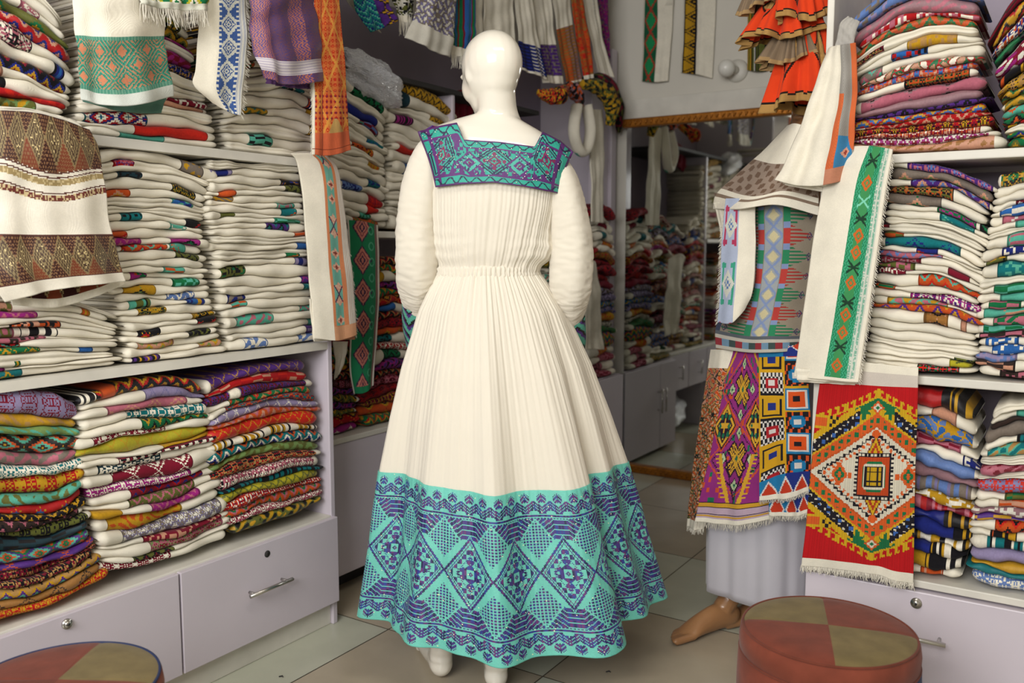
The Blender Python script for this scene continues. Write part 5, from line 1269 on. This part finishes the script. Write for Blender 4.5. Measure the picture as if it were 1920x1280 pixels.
def c_blue2(U, V, S, T):
    c = np.tile(hx('1c1a20'), (len(U), 1)); x, y = snap(U, .02), snap(V, .0125); Y, Bl, Og, Wt, Nv = hx('cf9d1e'), hx('1f78aa'), hx('d8531f'), hx('d8d2cc'), hx('20307e')
    gy = (y*6.3+.35*(x > .5)) ; gx = x*2.0; fx, fy = gx % 1, gy % 1; idx = (np.floor(gx)+np.floor(gy)*2).astype(int)
    r = np.maximum(np.abs(fx-.5)*1.9, np.abs(fy-.5)*2.0)
    k0 = idx % 4
    c = np.where(((k0 == 0) & (r < .93))[:, None], Y, c); c = np.where(((k0 == 0) & (r < .74) & (r > .62))[:, None], hx('1c1a20'), c); c = np.where(((k0 == 0) & (r < .28))[:, None], Nv, c)
    c = np.where(((k0 == 1) & (r < .95))[:, None], Bl, c); c = np.where(((k0 == 1) & (r < .75))[:, None], Wt, c); c = np.where(((k0 == 1) & (r < .6))[:, None], Og, c); c = np.where(((k0 == 1) & (r < .25))[:, None], hx('1c1a20'), c)
    chk = ((np.floor(x*26)+np.floor(y*40)) % 2 == 0); c = np.where(((k0 == 2) & (r < .9) & chk)[:, None], Wt, c); c = np.where(((k0 == 2) & (r < .45))[:, None], hx('a82028'), c); c = np.where(((k0 == 2) & (r < .2))[:, None], Wt, c)
    pl_ = ((np.floor(x*20)+np.floor(y*32)) % 3 == 0); c = np.where(((k0 == 3) & pl_)[:, None], Og, c); oc = (np.hypot(fx-.5, (fy-.5)) < .3) & (k0 == 3); c = np.where(oc[:, None], Bl, c); c = np.where((oc & (r < .25))[:, None], Wt, c)
    bd = (np.abs(fx) < .045) | (np.abs(fy) < .04); c = np.where(bd[:, None], Y, c)
    for v0, v1 in ((-.1, .07), (.86, 1.1)):
        m = (V > v0) & (V < v1); q = (V-v0)/(v1-v0) if v0 > 0 else (V+.03)/.09; rr_ = np.abs(((U*3) % 1)-.5)*2+np.abs(q-.42)*2.6
        cc = np.where((rr_ < .75)[:, None], hx('c03a20'), np.where((rr_ < .95)[:, None], Wt, np.where((U > .5)[:, None], Nv, Bl))); c = np.where(m[:, None], cc, c)
    return c
layer('wrap_skirt', [2.555, 2.55, 2.545], [[(1432, 648), (1438, 780), (1440, 880), (1443, 966)], [(1474, 646), (1478, 780), (1482, 880), (1486, 968)], [(1512, 644), (1518, 780), (1518, 880), (1518, 960)]], lambda U, V, S, T: np.where((V > .975)[:, None], WH, c_blue2(U, V, S, T)),
      'black, blue and gold geometric wrap cloth, its lower layer showing', 'wrap cloth', amp=.005, seed=103, fr=(60, .016), cell=.0024)
layer('wrap_skirt', [2.54, 2.535, 2.53], [[(1422, 650), (1424, 760), (1424, 880), (1424, 938)], [(1468, 648), (1470, 760), (1472, 860), (1476, 934)], [(1512, 646), (1518, 760), (1520, 860), (1516, 920)]], lambda U, V, S, T: np.where((V > .965)[:, None], WH, c_blue2(U, V, S, T)),
      'black, blue and gold geometric wrap cloth, upper layer with fringed hem', 'wrap cloth', amp=.005, seed=104, fr=(60, .012), cell=.0024)
# patterned shawl round the body
def c_kil(U, V, S, T):
    c = np.tile(hx('8f8474'), (len(U), 1)); x, y = snap(S, .0026), snap(T, .0026); bl, gr, rd, cr, dk = hx('7f90b8'), hx('2a7a54'), hx('a83a34'), hx('c8bd96'), hx('3c4258')
    per = .056; fy = (y/per) % 1; alt = (np.floor(y/per) % 2 == 0); col = np.where(alt[:, None], gr, rd)
    for x0, sg in ((.34, -1), (.66, 1)):
        d = (U-x0)*sg; tri = (d > 0) & (d < .26*(1-np.abs(fy-.5)*1.9)+.03) & ((np.floor(T/.0048) % 2) == 0); c = np.where(tri[:, None], col*.85, c)
        bar = (d > -.055) & (d < .02); c = np.where(bar[:, None], np.where((np.abs(fy-.5) < .36)[:, None], col*1.15, bl), c)
        mot = (np.abs(d-.25)/.05+np.abs(fy-.5)/.28); c = np.where(((mot < 1) & (np.floor(mot*4) % 2 == 0))[:, None], hx('4c3c5c'), c)
    m = np.abs(U-.5) < .10; r = np.abs((U-.5)/.10)+np.abs(fy-.5)*2; lz = np.where((r < .6)[:, None], cr, np.where((np.abs(r-1) < .16)[:, None], bl, hx('9aa0a4'))); c = np.where(m[:, None], lz, c)
    c = np.where((U < .05)[:, None], dk, c); c = np.where(((V > .885) & (V < .91))[:, None], hx('5a5f66'), c); c = np.where((V > .91)[:, None], hx('bdb8ac'), c)
    q = (V > .93) & (V < .975); c[q] = np.where((np.floor(U*13) % 3 == 0)[:, None], hx('8f3038'), np.where((np.floor(U*13) % 3 == 1)[:, None], hx('6f8fa8'), hx('3c4c4a')))[q]
    return c
layer('shawl', [2.60, 2.54, 2.53, 2.56], [[(1392, 388), (1388, 470), (1376, 560), (1344, 610), (1343, 652)], [(1424, 388), (1424, 480), (1412, 570), (1398, 622), (1396, 660)], [(1480, 380), (1478, 480), (1462, 570), (1452, 622), (1450, 660)], [(1534, 385), (1530, 480), (1514, 570), (1510, 622), (1508, 656)]],
      c_kil, 'grey shawl with red, green and blue comb pattern round the tan mannequin', 'shawl', amp=.004, freq=1.2, seed=105, cell=.0024, thick=.004)
# white and light-blue strip shawl
def c_lb(U, V, S, T):
    c = base(U); m = U < .52; x, y = U/.52, (V*2.15+.06) % 1; k = np.tile(hx('aab4cc'), (len(U), 1)); alt = np.floor(V*2.15+.06) % 2 == 0
    col = np.where(alt[:, None], hx('b03a5c'), hx('3c9a80')); fr_ = (((np.abs(x-.2) < .06) | (np.abs(x-.85) < .06)) & (np.abs(y-.55) < .36)); k[fr_] = col[fr_]
    tee = (np.abs(y-.25) < .04) | (np.abs(y-.85) < .04); tee &= (np.abs(x-.5) > .14) & (np.abs(x-.5) < .42); k[tee] = col[tee]
    r = np.abs(x-.52)*1.6+np.abs(y-.55)*2.6; k[(r < .62)] = hx('cfd0c4'); k[(r < .34) & ((np.floor(x*10)+np.floor(y*22)) % 2 == 0)] = hx('5a7ab0'); c[m] = k[m]; return c
sh, P = layer('shawl', [2.52, 2.505, 2.51], [[(1362, 372), (1354, 470), (1350, 560), (1347, 604)], [(1388, 372), (1384, 470), (1378, 560), (1374, 604)], [(1416, 372), (1416, 470), (1412, 540), (1398, 572)]], c_lb,
      'white shawl with pale blue border hanging down the tan mannequin front', 'shawl', amp=.003, freq=1, seed=106, thick=.012, cell=.0022)
fringe(sh, P[0, 20:], 110, .012, seed=12, r=.0008, drift=(-.010, -.002, 0))
# cape over the shoulders
def c_cape(U, V, S, T):
    c = base(U)*.97; m = (V > .42) & (V < .80); x, y = snap(S, .003), snap(T, .003); v = np.sin(x*150)*np.sin(y*170+np.sin(x*60)); k = np.where((v > .2)[:, None], hx('6f5848'), hx('978577')); c[m] = k[m]
    m = (V > .86) & (V < .90); c[m] = hx('84705f'); return c
layer('shawl', [2.62, 2.48, 2.46, 2.47], [[(1478, 236), (1430, 285), (1375, 335), (1343, 366), (1338, 392)], [(1492, 232), (1462, 290), (1428, 350), (1398, 378), (1385, 392)], [(1508, 236), (1500, 290), (1480, 340), (1462, 368), (1456, 384)], [(1530, 248), (1535, 300), (1535, 350), (1536, 385), (1536, 404)]],
      c_cape, 'white shawl with taupe lace-like band over the tan mannequin shoulders', 'shawl', amp=.004, freq=.8, seed=107, thick=.006, cell=.003)
sh, P = layer('shawl', [2.60, 2.56], [[(1338, 380), (1348, 420), (1362, 492)], [(1366, 376), (1370, 420), (1372, 480)]], simple(None), 'plain white shawl corner falling behind the pale blue border', 'shawl', seed=108)

# hanging in front of the right cabinet
def c_or(U, V, S, T):
    c = base(U); q = U > .60; gr, og, bl_c = hx('9a9690'), hx('d2683a'), hx('3a7fae')
    c[q] = gr; c[(U > .60) & (U < .70) & (V > .35)] = og; c[(U > .86) & (V < .8)] = og; m = (U > .70) & (U < .96) & (V > .66) & (V < .90) & (U-.70 < (V-.5)*.9); c[m] = bl_c
    st = q & ~m & ((np.floor(S*400)+np.floor(T*260)) % 2 == 0); c[st] *= .88
    r = np.abs((U-.84)/.08)+np.abs(((V-.80)/.05)); c[m & (r < 1)] = hx('d89a80'); c[m & (r < .5)] = hx('9a3a30'); c[q & (V > .90)] = hx('c58468'); return c
sh, P = layer('shawl', [2.37, 2.35, 2.34, 2.35], [[(1554, 90), (1530, 160), (1496, 250), (1472, 310), (1455, 338)], [(1568, 86), (1555, 160), (1530, 250), (1512, 312), (1500, 348)], [(1582, 85), (1582, 160), (1572, 250), (1562, 305), (1556, 345)], [(1604, 80), (1606, 160), (1602, 250), (1600, 290), (1606, 324)]],
              c_or, 'white shawl with orange and blue edge hung from the right cabinet upright', 'shawl', amp=.011, freq=1.5, seed=111, thick=.004, cell=.0024, group='shawls hanging on the right cabinet')
for k in (1, 2, 3):
    sheet('inner_fold', px_cols([2.36+.007*k]*2, [[(1470, 312), (1458+5*k, 338+3*k)], [(1562, 320), (1554, 344+6*k)]], 'y'), lambda U, V, S, T: base(U), (0, -1, 0), amp=.003, parent=sh, thick=.004, seed=k)
sheet('sheer_edge', px_cols([2.36, 2.36], [[(1566, 88), (1576, 45), (1590, 30)], [(1600, 95), (1604, 60), (1612, 40)]], 'y'), lambda U, V, S, T: np.tile(hx('b0aca6'), (len(U), 1)), (0, -1, 0), amp=.004, parent=sh, thick=.003, seed=9)
def c_gstrip(U, V, S, T):
    c = base(U); m = (U > .44) & (U < .80); x = (U-.62)/.18; y = V; gr = hx('238258'); lg = hx('45a880'); k = np.where(((np.sin(S*900+np.sin(T*420)*2) > .2) & (np.abs(x) > .45))[:, None], lg, gr)
    k = np.where(((np.abs(x) < .45))[:, None], hx('3f8f56'), k)
    for cy in (.145, .36, .43, .56, .70, .78, .93):
        r = np.abs(x)/.55+np.abs(y-cy)/.035; k = np.where((r < 1)[:, None], hx('cc6428'), k); k = np.where(((r < .55) & (r > .3))[:, None], hx('3f8f56'), k)
    for cy in (.055, .29, .495, .645, .845):
        d = (np.abs(np.abs(x)*.045-np.abs(y-cy)) < .006) & (np.abs(x) < .6) | (np.abs(y-cy) < .005) & (np.abs(x) < .5); k = np.where(d[:, None], hx('1c3c2c'), k)
    k = np.where(((np.abs(np.abs(x)*.04-np.abs(y-.22)) < .005) & (np.abs(x) < .6))[:, None], hx('7fd0b4'), k)
    c[m] = k[m]; m = (U >= .80); s_ = (np.floor(U*60) % 4 < 1.6); c[m] = np.where((s_ & (hsh(np.floor(T*300), np.floor(U*60)) > .3))[:, None], hx('7fb09a'), hx('ccd0c4'))[m]; c[U > .93] = WH
    c[(V > .985)] = WH; return c
cols = px_cols([2.375, 2.335, 2.335], [[(1590, 276), (1552, 330), (1532, 420), (1512, 560), (1490, 706)], [(1636, 274), (1614, 340), (1598, 440), (1574, 580), (1552, 712)], [(1674, 280), (1664, 340), (1648, 450), (1628, 590), (1610, 716)]], 'y')
sh, P = sheet('shawl', cols, c_gstrip, (0, -1, 0), amp=.004, freq=.9, seed=112, thick=.010, cell=.0022)
for k in (1, 2): sheet('inner_fold', px_cols([2.345+.008*k]*2, [[(1492, 690), (1492+3*k, 708+4*k)], [(1612, 700), (1606, 716+3*k)]], 'y'), lambda U, V, S, T: base(U), (0, -1, 0), amp=.003, parent=sh, thick=.004, seed=k)
tag(sh, 'white shawl with broad green and orange strip hung from the upper right shelf', 'shawl', 'shawls hanging on the right cabinet')
fringe(sh, P[-1, 10:], 150, .010, seed=14, r=.0008, drift=(.007, -.002, 0))
# red rug-like cloth
def c_rug(U, V, S, T):
    rd, yl, gn, bk, og, wt, bu, mr = hx('b8141a'), hx('c9a01c'), hx('1a6a40'), hx('1c1820'), hx('d05a24'), hx('d2cab6'), hx('3a62a8'), hx('6a2424')
    c = np.tile(rd, (len(U), 1)).astype(float); x, y = snap((U-.60)*200, 2.4), snap((V-.52)*412, 2.4)
    m = np.abs(x)/339.+np.abs(y)/170.; m2 = np.abs(x)/123.+np.abs(y)/97.
    def put(k, col): c[k] = col
    hsq = ((np.floor(x/8)+np.floor(y/8)) % 2 == 0)
    e_ = np.floor(np.abs(x)/5); put((m > .90) & (m < 1.0) & ((m < .925) | (e_ % 3 == 0) | ((m > .97) & (e_ % 3 == 1))), yl); put((m < .91) & ((np.abs(x) < 46) | (m2 < 1.74)), yl); put((m < .90) & (m > .80) & (np.abs(x) < 44), gn)
    put((np.hypot(np.abs(x)-21, np.abs(y)-116) < 10), gn); put((np.hypot(np.abs(x)-19, np.abs(y)-117) < 5), yl*1.1)
    nv = (m2 < 1.66) & (m < .905) & (np.abs(x) >= 36); put(nv & (m2 > 1.6), yl); nv &= (m2 < 1.6); put(nv, bk); put(nv & (np.floor((x+y)/6) % 3 == 0) & (np.floor((x-y)/5) % 3 == 0), wt); put(nv & (np.floor(x/7) % 3 == 0) & (np.floor(y/7) % 2 == 1) & (m2 < 1.5), bu)
    put((m2 < 1.34) & (m2 > 1.28), yl); put((m2 < 1.29), og); put((m2 < 1.24) & (m2 > 1.08) & (np.floor(x/7) % 2 == 0) & (np.floor(y/5) % 3 > 0), gn); put((m2 < 1.04), rd*.0+og*.8)
    r = np.abs(x)+np.abs(np.abs(y)-134); put(r < 13, og); put(r < 9, wt); put(r < 4, gn)
    edge = (np.abs(x) > 76) & (np.abs(y) > 84) & (np.abs(y) < 112) & (m2 > 1.66); put(edge, yl); put(edge & (np.abs(np.abs(y)-98) < 8) & (np.abs(x) > 96), og); put(edge & (np.abs(x) < 92) & hsq, bk)
    m = m2*.52
    put(m < .52, wt); q = (m < .49) & (m > .43); e2 = np.abs(x)-np.abs(y)*.8; put(q & (np.abs(((e2/13) % 1)-.5)*.07+.445 > m) & (m > np.abs(((e2/13) % 1)-.5)*.07+.415), bk); put((m < .425) & (m > .385) & (((e2/13) % 1) < .5) & (np.abs(x) < 100), og)
    ch = (np.abs(x)/40+np.abs(y)/82.); put((ch < 1) & (np.abs(y) > 30), mr); put((ch < .92), yl); put(ch < .80, hx('a8341c')); put(ch < .68, yl)
    put((np.abs(x) < 38) & (np.abs(y) < 46), bk); put((np.abs(np.abs(x)-34.5) < 2) & (np.floor(y/4) % 2 == 0) & (np.abs(y) < 46), wt); put((np.abs(np.abs(y)-42) < 2) & (np.floor(x/4) % 2 == 0) & (np.abs(x) < 38), wt)
    put((np.abs(x) < 29) & (np.abs(y) < 38), hx('b8441c')); o8 = (np.abs(x) < 24) & (np.abs(y) < 29) & (np.abs(x)+np.abs(y) < 42); put(o8, gn); put(o8 & (np.abs(x) < 21) & (np.abs(y) < 25), wt)
    put((np.abs(x) < 17) & (np.abs(y) < 20), bk); put((np.abs(x) < 14) & (np.abs(y) < 17), yl*.85); put((np.abs(x) < 14) & (np.abs(y) < 17) & ((np.abs(np.abs(x)-7) < 1.6) | (np.abs(np.abs(y)-9) < 1.6)), bk)
    r = np.abs(np.abs(x)-66)/17+np.abs(y)/24; put(r < 1, og); put(r < .6, gn); put(r < .3, og); put((np.abs(np.abs(x)-46) < 4) & (np.abs(y) < 5), og)
    put(np.hypot(x, np.abs(y)-84) < 8, og)
    rib = (np.floor(S*520) % 3 == 0); c[rib] *= .86
    c[(V < .10)] = WH; c[(V > .04) & (V < .10)] = hx('cfc5bb'); c[V > .955] = WH*.95; return c
def rf(U, V): return .012*np.exp(-((U-.85)/.10)**2)*V**2-.010*np.exp(-((U-.68)/.08)**2)*V**2
cols = px_cols([2.375, 2.36, 2.365], [[(1545, 672), (1532, 760), (1520, 880), (1512, 980), (1503, 1060)], [(1632, 680), (1626, 770), (1618, 890), (1614, 990), (1610, 1072)], [(1722, 690), (1720, 770), (1716, 890), (1714, 1000), (1712, 1094)]], 'y')
sh, P = sheet('rug_cloth', cols, c_rug, (0, -1, 0), amp=.003, freq=1.2, seed=113, thick=.003, cell=.0022, folds=rf)
fringe(sh, P[:, -1], 130, .022, seed=15, r=.0012); fringe(sh, P[:, -1], 90, .014, seed=16, r=.0016)
tag(sh, 'red ribbed cloth with large diamond medallion hanging above the patchwork stool', 'cloth')
c5 = px_cols([2.43, 2.385], [[(1580, 668), (1552, 676)], [(1712, 672), (1722, 690)]], 'y')
sheet('top_fold', [[on_y(1562, 668, 2.5), on_y(1548, 672, 2.38)], [on_y(1712, 684, 2.5), on_y(1722, 692, 2.38)]], lambda U, V, S, T: base(U), (0, 0, 1), amp=.002, parent=sh, thick=.003)

# ------------------------------------------------------------------ orange tiered dress hanging by the back wall
od = empty('hanging_dress', (-.70, 2.53, 0), 'orange tiered dress with gold trim hanging above the mirror corner', 'dress')
def tier(name, px0, py0, py1, wpx, Yd, rx0, rx1, seed, cf, nf=9, amp=.02, ry=.6):
    a, b_ = on_y(px0, py0, Yd), on_y(px0+wpx, py1, Yd); n, nz = 300, 44; V = []; rg = np.random.RandomState(seed); ph = rg.rand(4)*6.28
    for i in range(n):
        th = 2*math.pi*i/n
        for j in range(nz):
            t = j/(nz-1); c = a*(1-t)+b_*t; R_ = rx0*(1-t)+rx1*t
            f = amp*t*(math.sin(nf*th+ph[0])+.5*math.sin((nf*2+1)*th+ph[1])); V.append(c+Vector(((R_+f)*math.cos(th), (R_*ry+f)*math.sin(th), .012*t*math.sin(3*th+ph[2]))))
    i, j = np.meshgrid(np.arange(n), np.arange(nz-1), indexing='ij'); U_, V_ = (i.ravel()+.5)/n, (j.ravel()+.5)/(nz-1)
    o = mesh_obj(name, V, rev_faces(n, nz), M_CLOTH, od, dye=cf(U_, V_, U_*6.28*rx1, V_*.3)); m = o.modifiers.new('thickness', 'SOLIDIFY'); m.thickness = .002; return o
def c_od(U, V, S, T):
    c = np.tile(hx('dc3f16'), (len(U), 1)); x, y = (S/.13) % 1-.5, V; gd, bk = hx('a8824a'), hx('20140f')
    r = np.abs(x)/.26+np.abs(y-.42)/.36; w_ = .05*np.sin(y*18); c[np.abs(r-1-w_) < .09] = bk; c[(r < .90+w_) & (r > .0)] = np.where((hsh(np.floor(S*500), np.floor(T*500)) > .4)[:, None], gd, gd*1.25)[(r < .90+w_)]
    c[(r < .90+w_) & (r > .55) & (y > .5)] = hx('d8401a'); zz = .90+.012*np.sin(S*160); c[V > zz] = gd; c[np.abs(V-zz) < .012] = bk; return c
def c_tp(U, V, S, T): c = np.tile(hx('84705a'), (len(U), 1)); c[np.floor(S*260) % 3 == 0] *= .82; c[V > .9] = hx('a08258'); return c
tier('lower_tier', 1512, 30, 202, -6, 2.545, .04, .106, 1, c_od, 7, .016)
tier('ruffle', 1490, 40, 118, -6, 2.535, .03, .084, 2, c_tp, 13, .012)
tier('middle_tier', 1476, -30, 76, -14, 2.53, .03, .108, 3, c_od, 8, .020)
tier('upper_ruffle', 1450, -60, 20, -6, 2.52, .05, .082, 4, c_tp, 12, .014)
tier('upper_tier', 1492, -90, 42, 6, 2.50, .04, .068, 5, c_od, 6, .014)
tier('bodice', 1500, -190, -60, -6, 2.53, .04, .056, 6, c_od, 5, .006)
p0 = on_y(1500, -190, 2.53); V, F = tube_mesh([p0+Vector((0, 0, -.05)), p0+Vector((0, 0, .1)), (p0.x, p0.y, RZ)], [.004, .004, .004], 8, twist=(1, 0, 0)); mesh_obj('hanger', V, F, M_CHROME, od)

# ------------------------------------------------------------------ stools
def stool(loc, rot, piping, lab, sect, side):
    st = empty('stool', loc, lab, 'stool', 'patchwork velvet stools'); R_ = .178; n = 144; h = .452; X0, Y0 = loc[0], loc[1]
    ring = [(.0, h+.006), (.04, h+.006), (.09, h+.0055), (.13, h+.004), (.16, h+.001), (.172, h-.004)]
    V, F, D = [], [], []
    for r, z in ring:
        for q in range(n): a = 2*math.pi*q/n; V.append((X0+r*math.cos(a), Y0+r*math.sin(a), z-(.0018*math.exp(-((math.sin((a-rot)*2))/.05)**2) if r > 0 else 0)))
    for k in range(len(ring)-1):
        for q in range(n):
            F.append((k*n+q, k*n+(q+1) % n, (k+1)*n+(q+1) % n, (k+1)*n+q)); a = (2*math.pi*(q+.5)/n-rot) % (2*math.pi)
            D.append(sect[int(a/(math.pi/2))])
    b_ = len(V); V2, F2 = [], []
    mesh_obj('seat', V, F, M_VELVET, st, dye=D)
    def wall(name, prof, colf, mat=M_VELVET):
        V, F, D = [], [], []
        for r, z in prof:
            for q in range(n): a = 2*math.pi*q/n; V.append((X0+r*math.cos(a), Y0+r*math.sin(a), z))
        for k in range(len(prof)-1):
            for q in range(n): F.append((k*n+q, k*n+(q+1) % n, (k+1)*n+(q+1) % n, (k+1)*n+q)); D.append(colf(((2*math.pi*(q+.5)/n)-rot) % (2*math.pi)))
        return mesh_obj(name, V, F, mat, st, dye=D)
    rust = hx('763a2a')
    wall('rim', [(.171, h-.004), (.177, h-.010), (.180, h-.03), (.179, h-.052), (.1765, h-.055)], lambda a: rust)
    wall('body', [(.1765, h-.056), (.181, h-.064), (.183, h-.12), (.183, .20), (.181, .06), (.178, .02), (.15, .012)], lambda a: side[int(a/(math.pi/2))])
    for nm, r, z, rr_ in (('piping', .1725, h-.004, .0028), ('piping', .1785, h-.056, .0026)):
        P = [(X0+r*math.cos(a), Y0+r*math.sin(a), z) for a in np.linspace(0, 2*math.pi, 97)]; Vp, Fp = tube_mesh(P, [rr_]*97, 8, twist=(0, 0, 1), caps=False)
        if piping: mesh_obj(nm, Vp, Fp, M_PIPING, st)
        else: mesh_obj(nm, Vp, Fp, M_VELVET, st, dye=np.tile(rust*.8, (len(Fp), 1)))
    for k in range(4):
        a = rot+k*math.pi/2+.0; V, F = tube_mesh([(X0+.13*math.cos(a+.78), Y0+.13*math.sin(a+.78), .014), (X0+.13*math.cos(a+.78), Y0+.13*math.sin(a+.78), 0)], [.02, .018], 14, twist=(1, 0, 0)); mesh_obj('foot', V, F, M_DARK, st)
    return st
ol, rs_, nb = hx('746541'), hx('75392a'), hx('1e2f58')
def onz(px, py, z): d = ray(px, py); return C0+d*((z-CAMH)/d.z)
sc_c = onz(1553, 1176, .452); e1 = onz(1708, 1192, .452); rot1 = math.atan2(e1.y-sc_c.y, e1.x-sc_c.x)
stool((sc_c.x, sc_c.y, 0), rot1, False, 'round rust and olive patchwork velvet stool at the right front', [rs_, ol, rs_, ol], [rs_, rs_, rs_, nb])
sl_c = onz(109, 1279, .452); e2 = onz(188, 1206, .452); rot2 = math.atan2(e2.y-sl_c.y, e2.x-sl_c.x)
stool((sl_c.x, sl_c.y, 0), rot2, True, 'round patchwork velvet stool with navy piping at the left front', [rs_, rs_*.8, rs_, ol], [rs_, rs_, rs_, nb])
# small litter on the floor
for k, (a, b_) in enumerate(((523, 1268), (1136, 1259))):
    p = onz(a, b_, .002); V, F = tube_mesh([p, p+Vector((.008, .006, .002)), p+Vector((.014, .003, .001))], [.0016, .0022, .001], 6, twist=(0, 0, 1)); tag(mesh_obj('floor_crumb', V, F, M_DARK), ('dark scrap of thread on the floor by the left drawers', 'tiny dark crumb on the floor right of the dress hem')[k], 'crumb')
